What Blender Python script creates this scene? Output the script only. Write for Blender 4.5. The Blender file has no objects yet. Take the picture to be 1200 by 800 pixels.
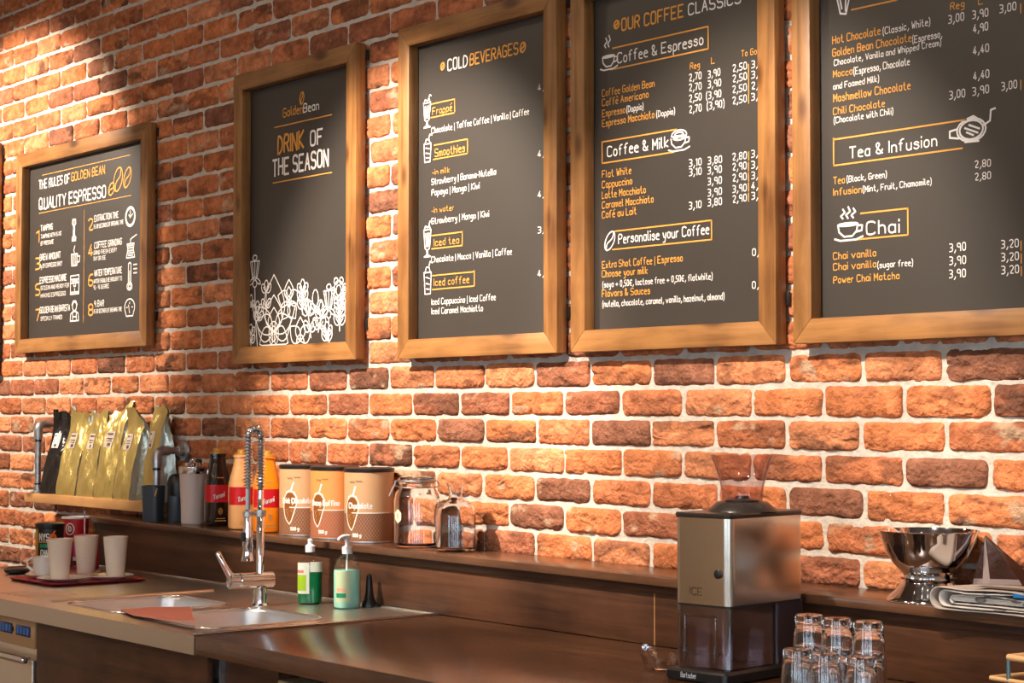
import bpy, bmesh, math, random
import numpy as np
from mathutils import Vector, Matrix

S = bpy.context.scene
COL = S.collection
PI = math.pi

# ------------------------------------------------------------------ camera
cam_data = bpy.data.cameras.new('camera')
cam_data.sensor_width = 36.0
cam_data.lens = 65.4
cam_data.clip_start = 0.05
cam = bpy.data.objects.new('camera', cam_data)
COL.objects.link(cam)
YAW, PITCH = math.radians(38.596), math.radians(2.154)
fw = Vector((-math.cos(YAW) * math.cos(PITCH), math.sin(YAW) * math.cos(PITCH), math.sin(PITCH)))
cam.location = (0.0, -3.557, 1.50)
cam.rotation_euler = fw.to_track_quat('-Z', 'Y').to_euler()
S.camera = cam

# ------------------------------------------------------------------ exposure, world, lights
S.view_settings.view_transform = 'Standard'
S.view_settings.look = 'None'
S.view_settings.exposure = 0.0
S.view_settings.gamma = 1.0
S.view_settings.use_curve_mapping = False
S.cycles.max_bounces = 14
S.cycles.transmission_bounces = 14
S.cycles.glossy_bounces = 6
S.cycles.diffuse_bounces = 4
S.cycles.sample_clamp_indirect = 6.0
S.cycles.caustics_reflective = False
S.cycles.caustics_refractive = False

world = bpy.data.worlds.new('world')
S.world = world
world.use_nodes = True
bg = world.node_tree.nodes['Background']
bg.inputs[0].default_value = (0.64, 0.82, 1.0, 1)      # overcast daylight outside the windows
bg.inputs[1].default_value = 9.5


def spot(loc, target, power, cone, blend, radius=0.03, col=(1.0, 0.85, 0.70)):
    d = bpy.data.lights.new('ceiling_spot', 'SPOT')
    d.energy = power
    d.spot_size = math.radians(cone)
    d.spot_blend = blend
    d.shadow_soft_size = radius
    d.color = col
    o = bpy.data.objects.new('ceiling_spot', d)
    COL.objects.link(o)
    o.location = loc
    o.rotation_euler = (Vector(target) - Vector(loc)).to_track_quat('-Z', 'Y').to_euler()
    return o


# warm spots on a ceiling track, aimed at the menu boards
spot((-8.05, -1.75, 3.10), (-8.05, 0.0, 2.10), 500, 74, 0.35)
spot((-4.95, -1.75, 3.10), (-4.95, 0.0, 1.72), 660, 54, 0.6)
spot((-3.30, -1.75, 3.10), (-3.45, 0.0, 1.60), 425, 50, 0.6)
spot((-2.10, -1.75, 3.10), (-2.35, 0.0, 0.75), 200, 40, 0.7)


def fill_disk(loc, power, size=0.25, col=(1.0, 0.76, 0.52)):
    d = bpy.data.lights.new('ambient_fill', 'AREA')
    d.shape = 'DISK'
    d.size = size
    d.energy = power
    d.color = col
    o = bpy.data.objects.new('ambient_fill', d)
    COL.objects.link(o)
    o.location = loc
    return o


for lx in (-7.0, -4.6, -2.2, 0.4):  # added fill: unseen warm disks that lift the room's ambient light
    for ly in (-2.2, -5.0):
        fill_disk((lx, ly, 3.85), 12 if ly > -3 else 36)


def portal(loc, rot, sx, sy):
    d = bpy.data.lights.new('window_portal', 'AREA')
    d.shape = 'RECTANGLE'
    d.size, d.size_y = sx, sy
    d.cycles.is_portal = True
    o = bpy.data.objects.new('window_portal', d)
    COL.objects.link(o)
    o.location, o.rotation_euler = loc, rot
    return o


WIN_FRONT = [(-3.2, -1.9), (-0.6, 0.7), (1.5, 2.7)]       # x ranges of the windows in the wall behind the camera
WIN_RIGHT = [(-6.9, -5.5), (-4.7, -3.3)]                  # y ranges of the windows in the right wall
WZ0, WZ1 = 0.9, 2.6
for a, b in WIN_FRONT:
    portal(((a + b) / 2, -8.02, (WZ0 + WZ1) / 2), (PI / 2, 0, PI), b - a, WZ1 - WZ0)
for a, b in WIN_RIGHT:
    portal((3.22, (a + b) / 2, (WZ0 + WZ1) / 2), (PI / 2, 0, -PI / 2), b - a, WZ1 - WZ0)

# ------------------------------------------------------------------ materials


def lin(r, g, b):
    f = lambda c: c / 12.92 if c <= 0.04045 else ((c + 0.055) / 1.055) ** 2.4
    return (f(r / 255), f(g / 255), f(b / 255), 1)


def mat(name, col, rough=0.5, metal=0.0, trans=0.0, ior=1.45, bump=0.0, bscale=60, spec=0.5, var=0.0, vscale=8, coat=0.0, bstretch=None):
    m = bpy.data.materials.new(name)
    m.use_nodes = True
    nt = m.node_tree
    p = nt.nodes['Principled BSDF']
    p.inputs['Base Color'].default_value = col
    p.inputs['Roughness'].default_value = rough
    p.inputs['Metallic'].default_value = metal
    p.inputs['Transmission Weight'].default_value = trans
    p.inputs['IOR'].default_value = ior
    p.inputs['Specular IOR Level'].default_value = spec
    p.inputs['Coat Weight'].default_value = coat
    tc = None
    if bump or var:
        tc = nt.nodes.new('ShaderNodeTexCoord')
    if var:
        n = nt.nodes.new('ShaderNodeTexNoise')
        n.inputs['Scale'].default_value = vscale
        n.inputs['Detail'].default_value = 5
        nt.links.new(tc.outputs['Object'], n.inputs['Vector'])
        r = nt.nodes.new('ShaderNodeValToRGB')
        r.color_ramp.elements[0].position = 0.3
        r.color_ramp.elements[1].position = 0.7
        r.color_ramp.elements[0].color = tuple(c * (1 - var) for c in col[:3]) + (1,)
        r.color_ramp.elements[1].color = tuple(min(1, c * (1 + var)) for c in col[:3]) + (1,)
        nt.links.new(n.outputs['Fac'], r.inputs['Fac'])
        nt.links.new(r.outputs['Color'], p.inputs['Base Color'])
    if bump:
        n = nt.nodes.new('ShaderNodeTexNoise')
        n.inputs['Scale'].default_value = bscale
        n.inputs['Detail'].default_value = 4
        if bstretch:
            mp = nt.nodes.new('ShaderNodeMapping')
            mp.inputs['Scale'].default_value = bstretch
            nt.links.new(tc.outputs['Object'], mp.inputs['Vector'])
            nt.links.new(mp.outputs['Vector'], n.inputs['Vector'])
        else:
            nt.links.new(tc.outputs['Object'], n.inputs['Vector'])
        b = nt.nodes.new('ShaderNodeBump')
        b.inputs['Strength'].default_value = bump
        b.inputs['Distance'].default_value = 0.01
        nt.links.new(n.outputs['Fac'], b.inputs['Height'])
        nt.links.new(b.outputs['Normal'], p.inputs['Normal'])
    return m


def wood(name, dark, light, axis, rough=0.45, grain=1.0, knots=False, coat=0.0, spec=0.5):
    """Wood whose grain runs along the object's local axis (0 = x, 1 = y, 2 = z)."""
    m = bpy.data.materials.new(name)
    m.use_nodes = True
    nt = m.node_tree
    L = nt.links.new
    p = nt.nodes['Principled BSDF']
    p.inputs['Roughness'].default_value = rough
    p.inputs['Coat Weight'].default_value = coat
    p.inputs['Specular IOR Level'].default_value = spec
    tc = nt.nodes.new('ShaderNodeTexCoord')
    mp = nt.nodes.new('ShaderNodeMapping')
    sc = [34 * grain, 34 * grain, 34 * grain]
    sc[axis] = 2.2 * grain
    mp.inputs['Scale'].default_value = sc
    L(tc.outputs['Object'], mp.inputs['Vector'])
    n1 = nt.nodes.new('ShaderNodeTexNoise')
    n1.inputs['Scale'].default_value = 1.0
    n1.inputs['Detail'].default_value = 8
    n1.inputs['Roughness'].default_value = 0.65
    n1.inputs['Distortion'].default_value = 0.8
    L(mp.outputs['Vector'], n1.inputs['Vector'])
    n2 = nt.nodes.new('ShaderNodeTexNoise')
    n2.inputs['Scale'].default_value = 4.0
    n2.inputs['Detail'].default_value = 3
    L(tc.outputs['Object'], n2.inputs['Vector'])
    mx = nt.nodes.new('ShaderNodeMath')
    mx.operation = 'MULTIPLY_ADD'
    mx.inputs[1].default_value = 0.45
    L(n2.outputs['Fac'], mx.inputs[0])
    ms = nt.nodes.new('ShaderNodeMath')
    ms.operation = 'MULTIPLY'
    ms.inputs[1].default_value = 0.55
    L(n1.outputs['Fac'], ms.inputs[0])
    L(ms.outputs[0], mx.inputs[2])
    r = nt.nodes.new('ShaderNodeValToRGB')
    e = r.color_ramp.elements
    e[0].position, e[1].position = 0.36, 0.62
    e[0].color, e[1].color = dark, light
    L(mx.outputs[0], r.inputs['Fac'])
    out = r.outputs['Color']
    if knots:
        mk = nt.nodes.new('ShaderNodeMapping')
        ks = [16.0, 16.0, 16.0]
        ks[axis] = 7.0
        mk.inputs['Scale'].default_value = ks
        L(tc.outputs['Object'], mk.inputs['Vector'])
        v = nt.nodes.new('ShaderNodeTexVoronoi')
        v.inputs['Scale'].default_value = 0.55
        L(mk.outputs['Vector'], v.inputs['Vector'])
        kr = nt.nodes.new('ShaderNodeValToRGB')
        kr.color_ramp.elements[0].position, kr.color_ramp.elements[1].position = 0.06, 0.2
        kr.color_ramp.elements[0].color = (0.28, 0.2, 0.15, 1)
        kr.color_ramp.elements[1].color = (1, 1, 1, 1)
        L(v.outputs['Distance'], kr.inputs['Fac'])
        mm = nt.nodes.new('ShaderNodeMix')
        mm.data_type = 'RGBA'
        mm.blend_type = 'MULTIPLY'
        mm.inputs[0].default_value = 0.85
        L(out, mm.inputs[6])
        L(kr.outputs['Color'], mm.inputs[7])
        out = mm.outputs[2]
    L(out, p.inputs['Base Color'])
    b = nt.nodes.new('ShaderNodeBump')
    b.inputs['Strength'].default_value = 0.18
    b.inputs['Distance'].default_value = 0.004
    L(n1.outputs['Fac'], b.inputs['Height'])
    L(b.outputs['Normal'], p.inputs['Normal'])
    return m


def brick_material():
    m = bpy.data.materials.new('handmade_brick')
    m.use_nodes = True
    nt = m.node_tree
    L = nt.links.new
    p = nt.nodes['Principled BSDF']
    p.inputs['Roughness'].default_value = 0.85
    p.inputs['Specular IOR Level'].default_value = 0.0
    at = nt.nodes.new('ShaderNodeAttribute')
    at.attribute_name = 'brick'
    tc = nt.nodes.new('ShaderNodeTexCoord')
    n = nt.nodes.new('ShaderNodeTexNoise')
    n.inputs['Scale'].default_value = 26
    n.inputs['Detail'].default_value = 8
    n.inputs['Roughness'].default_value = 0.7
    n.inputs['Distortion'].default_value = 0.6
    L(tc.outputs['Object'], n.inputs['Vector'])
    r = nt.nodes.new('ShaderNodeValToRGB')
    r.color_ramp.elements[0].position, r.color_ramp.elements[1].position = 0.3, 0.68
    r.color_ramp.elements[0].color = (0.62, 0.55, 0.52, 1)
    r.color_ramp.elements[1].color = (1.22, 1.22, 1.2, 1)
    L(n.outputs['Fac'], r.inputs['Fac'])
    mm = nt.nodes.new('ShaderNodeMix')
    mm.data_type = 'RGBA'
    mm.blend_type = 'MULTIPLY'
    mm.inputs[0].default_value = 1.0
    L(at.outputs['Color'], mm.inputs[6])
    L(r.outputs['Color'], mm.inputs[7])
    L(mm.outputs[2], p.inputs['Base Color'])
    mp = nt.nodes.new('ShaderNodeMapping')
    mp.inputs['Scale'].default_value = (0.62, 1.0, 1.25)
    L(tc.outputs['Object'], mp.inputs['Vector'])
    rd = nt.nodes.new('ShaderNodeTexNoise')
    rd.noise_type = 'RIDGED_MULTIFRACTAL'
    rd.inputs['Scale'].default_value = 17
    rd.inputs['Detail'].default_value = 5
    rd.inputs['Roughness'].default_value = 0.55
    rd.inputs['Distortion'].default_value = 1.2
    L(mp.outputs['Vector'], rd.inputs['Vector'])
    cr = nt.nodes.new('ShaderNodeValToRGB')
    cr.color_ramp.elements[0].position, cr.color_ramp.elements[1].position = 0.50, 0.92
    cr.color_ramp.elements[0].color, cr.color_ramp.elements[1].color = (1, 1, 1, 1), (0.42, 0.36, 0.34, 1)  # shade painted into the colour of the bump's creases
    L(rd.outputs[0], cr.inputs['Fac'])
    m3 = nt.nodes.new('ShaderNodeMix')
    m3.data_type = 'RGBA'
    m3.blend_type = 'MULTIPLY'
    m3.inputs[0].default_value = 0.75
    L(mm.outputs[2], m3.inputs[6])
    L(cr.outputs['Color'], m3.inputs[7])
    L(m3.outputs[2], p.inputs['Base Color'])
    n3 = nt.nodes.new('ShaderNodeTexNoise')
    n3.inputs['Scale'].default_value = 90
    n3.inputs['Detail'].default_value = 5
    L(tc.outputs['Object'], n3.inputs['Vector'])
    ad = nt.nodes.new('ShaderNodeMath')
    ad.operation = 'MULTIPLY_ADD'
    ad.inputs[1].default_value = -0.9
    L(rd.outputs[0], ad.inputs[0])
    L(n3.outputs['Fac'], ad.inputs[2])
    b = nt.nodes.new('ShaderNodeBump')
    b.inputs['Strength'].default_value = 0.8
    b.inputs['Distance'].default_value = 0.012
    L(ad.outputs[0], b.inputs['Height'])
    L(b.outputs['Normal'], p.inputs['Normal'])
    return m


def brushed(name, col, rough, axis=2, metal=1.0, amount=0.06):
    m = mat(name, col, rough, metal)
    nt = m.node_tree
    p = nt.nodes['Principled BSDF']
    tc = nt.nodes.new('ShaderNodeTexCoord')
    mp = nt.nodes.new('ShaderNodeMapping')
    sc = [500, 500, 500]
    sc[axis] = 6
    mp.inputs['Scale'].default_value = sc
    n = nt.nodes.new('ShaderNodeTexNoise')
    n.inputs['Scale'].default_value = 1
    n.inputs['Detail'].default_value = 3
    b = nt.nodes.new('ShaderNodeBump')
    b.inputs['Strength'].default_value = amount
    b.inputs['Distance'].default_value = 0.002
    nt.links.new(tc.outputs['Object'], mp.inputs['Vector'])
    nt.links.new(mp.outputs['Vector'], n.inputs['Vector'])
    nt.links.new(n.outputs['Fac'], b.inputs['Height'])
    nt.links.new(b.outputs['Normal'], p.inputs['Normal'])
    return m


M = {}
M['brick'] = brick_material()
M['mortar'] = mat('lime_mortar', (0.56, 0.50, 0.43, 1), 0.95, bump=0.6, bscale=70, var=0.14, vscale=30, spec=0.0)
M['plaster'] = mat('cream_plaster', (0.72, 0.64, 0.54, 1), 0.9)
M['ceiling'] = mat('brown_ceiling', (0.16, 0.12, 0.09, 1), 0.9)
M['floor'] = wood('floor_boards', (0.16, 0.10, 0.06, 1), (0.30, 0.20, 0.12, 1), 0, 0.5)
for k, ax in (('h', 0), ('v', 2)):
    M['frame_' + k] = wood('stained_pine_' + k, (0.13, 0.050, 0.014, 1), (0.37, 0.170, 0.052, 1), ax, 0.42, knots=True)
M['board'] = mat('chalkboard_black', (0.042, 0.036, 0.031, 1), 0.38, spec=0.8)
M['white_ink'] = mat('white_lettering', (0.82, 0.78, 0.74, 1), 0.6)
M['orange_ink'] = mat('orange_lettering', (0.72, 0.33, 0.06, 1), 0.6)
M['dark_wood'] = wood('dark_walnut_panel', (0.030, 0.012, 0.006, 1), (0.105, 0.043, 0.021, 1), 0, 0.5, 0.8, spec=0.25)
M['top_wood'] = wood('dark_walnut_top', (0.060, 0.026, 0.014, 1), (0.135, 0.062, 0.032, 1), 0, 0.22, 0.7)
M['pine'] = wood('pale_pine', (0.36, 0.17, 0.06, 1), (0.58, 0.30, 0.11, 1), 0, 0.5, 0.8, knots=True)
M['steel'] = brushed('brushed_steel_sheet', (0.82, 0.75, 0.66, 1), 0.30, 0)
M['steel_v'] = brushed('brushed_steel_body', (0.70, 0.64, 0.56, 1), 0.19, 2)
M['bowl_steel'] = brushed('sink_bowl_steel', (0.80, 0.81, 0.84, 1), 0.36, 1)
M['chrome'] = mat('chrome', (0.82, 0.82, 0.84, 1), 0.06, 1.0)
M['chrome_satin'] = mat('satin_steel_edge', (0.80, 0.80, 0.82, 1), 0.22, 1.0)
M['galv'] = mat('galvanised_pipe', (0.42, 0.42, 0.43, 1), 0.38, 0.9, var=0.25, vscale=40)


def thin(name, tint, edge, refl=1.0, rough=0.02, refract=0.0):
    """Thin clear glass or plastic: lets light straight through, mirrors more at grazing angles."""
    m = bpy.data.materials.new(name)
    m.use_nodes = True
    nt = m.node_tree
    nt.nodes.remove(nt.nodes['Principled BSDF'])
    out = nt.nodes['Material Output']
    L = nt.links.new
    lw = nt.nodes.new('ShaderNodeLayerWeight')
    lw.inputs['Blend'].default_value = 0.5

    def math_node(op, a, b):
        n = nt.nodes.new('ShaderNodeMath')
        n.operation = op
        L(a, n.inputs[0])
        n.inputs[1].default_value = b
        return n.outputs[0]
    r = nt.nodes.new('ShaderNodeValToRGB')
    r.color_ramp.elements[0].position, r.color_ramp.elements[1].position = 0.0, 1.0
    r.color_ramp.elements[0].color, r.color_ramp.elements[1].color = tint, edge
    L(math_node('POWER', lw.outputs['Facing'], 3.0), r.inputs['Fac'])
    tr = nt.nodes.new('ShaderNodeBsdfTransparent')
    L(r.outputs['Color'], tr.inputs['Color'])
    gl = nt.nodes.new('ShaderNodeBsdfGlossy')
    gl.inputs['Roughness'].default_value = rough
    mu = nt.nodes.new('ShaderNodeMath')
    mu.operation = 'MULTIPLY_ADD'
    L(math_node('POWER', lw.outputs['Facing'], 4.0), mu.inputs[0])
    mu.inputs[1].default_value = 0.6 * refl
    mu.inputs[2].default_value = 0.035 * refl
    base = tr.outputs[0]
    if refract:
        rf = nt.nodes.new('ShaderNodeBsdfRefraction')
        rf.inputs['IOR'].default_value = 1.45
        rf.inputs['Roughness'].default_value = 0.0
        m2 = nt.nodes.new('ShaderNodeMixShader')
        m2.inputs[0].default_value = refract
        L(base, m2.inputs[1])
        L(rf.outputs[0], m2.inputs[2])
        base = m2.outputs[0]
    mx = nt.nodes.new('ShaderNodeMixShader')
    L(mu.outputs[0], mx.inputs[0])
    L(base, mx.inputs[1])
    L(gl.outputs[0], mx.inputs[2])
    L(mx.outputs[0], out.inputs['Surface'])
    return m


M['glass'] = thin('clear_glass', (0.99, 0.99, 0.985, 1), (0.62, 0.62, 0.62, 1), 1.2, 0.02)
M['tumbler'] = mat('tumbler_glass', (1.0, 1.0, 1.0, 1), 0.0, 0.0, 1.0, 1.48)
M['smoke'] = thin('smoky_plastic', (0.84, 0.78, 0.80, 1), (0.52, 0.46, 0.50, 1), 3.6, 0.03)
M['hopper'] = thin('clear_violet_plastic', (0.93, 0.87, 0.87, 1), (0.66, 0.58, 0.66, 1), 1.2, 0.03)
M['black'] = mat('black_plastic', (0.012, 0.012, 0.013, 1), 0.35)
M['blue_black'] = mat('blue_black_plastic', (0.042, 0.056, 0.075, 1), 0.35)
M['white_plastic'] = mat('white_plastic', (0.72, 0.72, 0.76, 1), 0.35)
M['china'] = mat('white_china', (0.74, 0.70, 0.66, 1), 0.15, coat=0.3)
M['frosted'] = mat('milky_glass', (0.80, 0.67, 0.54, 1), 0.25, 0.0, 0.04, 1.3)
M['red'] = mat('red_plastic', (0.46, 0.016, 0.03, 1), 0.35)
M['gold_foil'] = mat('gold_foil', (0.60, 0.45, 0.15, 1), 0.30, 0.7, bump=0.8, bscale=24, bstretch=(1.6, 1.6, .5))
M['silver_foil'] = mat('silver_foil', (0.70, 0.76, 0.68, 1), 0.3, 0.6, bump=0.8, bscale=30, bstretch=(1.4, 1.4, .8))
M['black_foil'] = mat('black_foil', (0.016, 0.013, 0.012, 1), 0.22, 0.2, bump=0.9, bscale=24, bstretch=(1.5, 1.5, .6))
M['paper'] = mat('white_paper', (0.72, 0.68, 0.64, 1), 0.8)


def plain(name, r, g, b, rough=0.5, **k):
    if name not in M:
        M[name] = mat(name, lin(r, g, b), rough, **k)
    return M[name]


# ------------------------------------------------------------------ mesh helpers
class MB:
    """Collects faces; build() links them as one mesh object."""

    def __init__(self):
        self.v, self.f, self.s = [], [], []

    def add(self, verts, faces, smooth=True):
        o = len(self.v)
        self.v += [tuple(p) for p in verts]
        self.f += [tuple(i + o for i in f) for f in faces]
        self.s += [smooth] * len(faces)
        return self

    def box(self, x0, x1, y0, y1, z0, z1, bev=0.0, seg=2):
        bm = bmesh.new()
        bmesh.ops.create_cube(bm, size=1)
        for w in bm.verts:
            w.co = ((x0 + x1) / 2 + w.co.x * (x1 - x0), (y0 + y1) / 2 + w.co.y * (y1 - y0), (z0 + z1) / 2 + w.co.z * (z1 - z0))
        if bev:
            bmesh.ops.bevel(bm, geom=bm.edges[:], offset=bev, segments=seg, profile=0.5, affect='EDGES')
        return self.bm(bm, smooth=False)

    def bm(self, bm, smooth=True):
        bm.verts.ensure_lookup_table()
        bm.verts.index_update()
        self.add([w.co[:] for w in bm.verts], [[w.index for w in f.verts] for f in bm.faces], smooth)
        bm.free()
        return self

    def lathe(self, prof, seg=32, cx=0.0, cy=0.0, p=2.0, sx=1.0, sy=1.0, cap0=True, cap1=True, rot=0.0):
        """Revolve (r, z) points; p > 2 squares the section."""
        vs, fs = [], []
        n = len(prof)
        for r, z in prof:
            for k in range(seg):
                a = 2 * PI * k / seg
                c, s = math.cos(a), math.sin(a)
                q = (abs(c) ** p + abs(s) ** p) ** (-1 / p)
                x, y = r * q * c * sx, r * q * s * sy
                vs.append((cx + x * math.cos(rot) - y * math.sin(rot), cy + x * math.sin(rot) + y * math.cos(rot), z))
        for i in range(n - 1):
            for k in range(seg):
                k2 = (k + 1) % seg
                fs.append((i * seg + k, i * seg + k2, (i + 1) * seg + k2, (i + 1) * seg + k))
        if cap0:
            fs.append(tuple(range(seg))[::-1])
        if cap1:
            fs.append(tuple((n - 1) * seg + k for k in range(seg)))
        return self.add(vs, fs)

    def tube(self, path, r, seg=10, caps=True):
        path = [Vector(q) for q in path]
        rs = r if isinstance(r, (list, tuple)) else [r] * len(path)
        vs, fs = [], []
        up = None
        for i, q in enumerate(path):
            t = (path[min(i + 1, len(path) - 1)] - path[max(i - 1, 0)]).normalized()
            if up is None:
                up = Vector((0, 0, 1)) if abs(t.z) < 0.9 else Vector((1, 0, 0))
            a = t.cross(up)
            if a.length < 1e-5:
                a = t.cross(Vector((0.3, 1, 0.2)))
            a.normalize()
            b = a.cross(t).normalized()
            up = b
            for k in range(seg):
                w = 2 * PI * k / seg
                vs.append(q + rs[i] * (math.cos(w) * a + math.sin(w) * b))
        n = len(path)
        for i in range(n - 1):
            for k in range(seg):
                k2 = (k + 1) % seg
                fs.append((i * seg + k, (i + 1) * seg + k, (i + 1) * seg + k2, i * seg + k2))
        if caps:
            fs.append(tuple(range(seg)))
            fs.append(tuple((n - 1) * seg + k for k in range(seg))[::-1])
        return self.add(vs, fs)

    def quad(self, a, b, c, d):
        return self.add([a, b, c, d], [(0, 1, 2, 3)], False)

    def build(self, name, material, parent=None, loc=None, autosmooth=True):
        me = bpy.data.meshes.new(name)
        me.from_pydata(self.v, [], self.f)
        bm = bmesh.new()
        bm.from_mesh(me)
        bmesh.ops.recalc_face_normals(bm, faces=bm.faces[:])
        bm.to_mesh(me)
        bm.free()
        me.polygons.foreach_set('use_smooth', self.s)
        me.materials.append(material)
        if autosmooth:
            me.set_sharp_from_angle(angle=math.radians(38))
        me.update()
        o = bpy.data.objects.new(name, me)
        COL.objects.link(o)
        if parent is not None:
            o.parent = parent
        if loc is not None:
            o.location = loc
        return o


def tag(o, label, cat, group=None):
    o['label'] = label
    o['category'] = cat
    if group:
        o['group'] = group
    return o


def thing(name, label, cat, loc=(0, 0, 0), rz=0.0, group=None):
    o = bpy.data.objects.new(name, None)
    o.empty_display_size = 0.05
    COL.objects.link(o)
    o.location = loc
    o.rotation_euler = (0, 0, rz)
    return tag(o, label, cat, group)


def structure(name, mb, m, parent=None):
    o = mb.build(name, m, parent)
    if parent is None:
        o['kind'] = 'structure'
    return o


def dup(root, loc, rz, label, group=None):
    r = root.copy()
    COL.objects.link(r)
    r.location = loc
    r.rotation_euler = (0, 0, rz)
    r['label'] = label
    if group:
        r['group'] = group
    for ch in list(root.children):
        c = ch.copy()
        COL.objects.link(c)
        c.parent = r
        for g in list(ch.children):
            d = g.copy()
            COL.objects.link(d)
            d.parent = c
    return r


# ------------------------------------------------------------------ hand lettering: a single-stroke alphabet
# two characters per point: x in 0-9, y in 3 (baseline) .. 8 (x height) .. b (cap height); 0 is the descender
GL = {}
for ln in """A 03 2b 43;16 36
B 03 0b 3b 4a 48 37 07;37 46 44 33 03
C 4a 3b 1b 0a 04 13 33 44
D 03 0b 2b 49 45 23 03
E 4b 0b 03 43;07 37
F 4b 0b 03;07 37
G 4a 3b 1b 0a 04 13 33 44 47 27
H 0b 03;4b 43;07 47
I 0b 03
J 3b 34 23 13 04
K 0b 03;4b 07 43
L 0b 03 33
M 03 0b 26 4b 43
N 03 0b 43 4b
O 1b 3b 4a 44 33 13 04 0a 1b
P 03 0b 3b 4a 48 37 07
Q 1b 3b 4a 44 33 13 04 0a 1b;25 53
R 03 0b 3b 4a 48 37 07;27 43
S 4a 3b 1b 0a 08 17 37 46 44 33 13 04
T 0b 4b;2b 23
U 0b 04 13 33 44 4b
V 0b 23 4b
W 0b 13 28 33 4b
X 0b 43;4b 03
Y 0b 27 4b;27 23
Z 0b 4b 03 43
a 37 28 18 07 04 13 23 34;38 33
b 0b 03 23 34 37 28 08
c 37 28 18 07 04 13 23 34
d 3b 33 13 04 07 18 38
e 06 36 37 28 18 07 04 13 33
f 3b 2b 1a 13;08 28
g 38 18 07 05 14 34;38 31 20 00
h 0b 03;07 18 28 37 33
i 08 03;0a 0b
j 18 11 00;1a 1b
k 0b 03;38 05 33
l 0b 04 13
m 03 08;07 18 27 23;27 38 47 43
n 03 08;07 18 28 37 33
o 18 28 37 34 23 13 04 07 18
p 00 08 28 37 34 23 03
q 30 38 18 07 04 13 33
r 03 08;06 18 28
s 37 28 18 07 16 26 35 34 23 13 04
t 1b 14 23 33;08 28
u 08 04 13 23 34 38;38 33
v 08 23 48
w 08 13 26 33 48
x 08 33;38 03
y 08 14 24;38 20 00
z 08 38 03 33
0 1b 2b 3a 34 23 13 04 0a 1b
1 0a 1b 13
2 0a 1b 2b 3a 38 03 33
3 0b 2b 3a 38 27 17;27 36 34 23 03
4 2b 05 35;28 23
5 3b 0b 07 27 36 34 23 03
6 3b 1b 08 04 13 23 34 36 27 07
7 0b 3b 13
8 17 08 0a 1b 2b 3a 38 27 17 06 04 13 23 34 36 27
9 37 17 08 0a 1b 2b 3a 33
, 14 13 01
. 03 04
( 2c 19 14 21
) 0c 19 14 01
| 0b 01
- 06 26
& 43 08 0a 1b 2a 29 05 04 13 33 46
+ 06 46;28 24
€ 4a 2b 08 05 23 43;07 37;06 36
é 06 36 37 28 18 07 04 13 33;1a 3c
è 06 36 37 28 18 07 04 13 33;3a 1c""".split('\n'):
    ch, _, body = ln.partition(' ')
    GL[ch] = [[(int(q[0]), int(q[1], 16) - 3) for q in st.split()] for st in body.split(';')]
ROUND = set('BCDGJOPQRSUabcdeghjmnopqrstu0235689&€éè')


def chaikin(pts):
    if len(pts) < 3:
        return pts
    out = [pts[0]]
    for a, b in zip(pts[:-1], pts[1:]):
        out.append((a[0] * 0.75 + b[0] * 0.25, a[1] * 0.75 + b[1] * 0.25))
        out.append((a[0] * 0.25 + b[0] * 0.75, a[1] * 0.25 + b[1] * 0.75))
    out.append(pts[-1])
    return out


rng = random.Random(7)


def text_strokes(txt, x0, z0, w, cap):
    """Polylines of txt fitted to width w and cap height cap."""
    raw, x = [], 0.0
    for ch in txt:
        if ch == ' ':
            x += 2.6
            continue
        g = GL.get(ch)
        if g is None:
            continue
        gw = max(q[0] for st in g for q in st)
        dz = rng.uniform(-0.25, 0.25)
        for st in g:
            pts = [(x + q[0], q[1] + dz) for q in st]
            raw.append(chaikin(pts) if ch in ROUND else pts)
        x += gw + 1.7
    tot = max(x - 1.7, 1e-3)
    if txt == '|':
        return [[(x0, z0 - 0.1 * cap), (x0, z0 + cap)]]
    sx, sz = w / tot if tot > 0.5 else 0.0, cap / 8.0
    return [[(x0 + a * sx, z0 + b * sz) for a, b in st] for st in raw]


def ribbon(mb, strokes, width, y, to3d=None):
    """Flat pen strokes facing -Y at depth y (or mapped by to3d)."""
    f0 = to3d or (lambda a, b: (a, y, b))
    cnt = [0]

    def f(a, b):
        # neighbouring strokes lie a hair apart so that they never share one plane
        q = f0(a, b)
        return q if to3d else (q[0], q[1] - .00004 * (cnt[0] % 12), q[2])
    for st in strokes:
        for (ax, az), (bx, bz) in zip(st[:-1], st[1:]):
            dx, dz = bx - ax, bz - az
            ln = math.hypot(dx, dz) or 1e-6
            dx, dz = dx / ln * width / 2, dz / ln * width / 2
            e = 0.55
            cnt[0] += 1
            mb.add([f(ax - dx * e + dz, az - dz * e - dx), f(bx + dx * e + dz, bz + dz * e - dx),
                    f(bx + dx * e - dz, bz + dz * e + dx), f(ax - dx * e - dz, az - dz * e + dx)], [(0, 1, 2, 3)], False)


def ell(cx, cz, rx, rz, n=18, a0=0.0, a1=2 * PI, tilt=0.0):
    out = []
    for k in range(n + 1):
        a = a0 + (a1 - a0) * k / n
        u, w = rx * math.cos(a), rz * math.sin(a)
        out.append((cx + u * math.cos(tilt) - w * math.sin(tilt), cz + u * math.sin(tilt) + w * math.cos(tilt)))
    return out


def fill(mb, poly, y):
    mb.add([(a, y, b) for a, b in poly], [tuple(range(len(poly)))], False)

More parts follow.
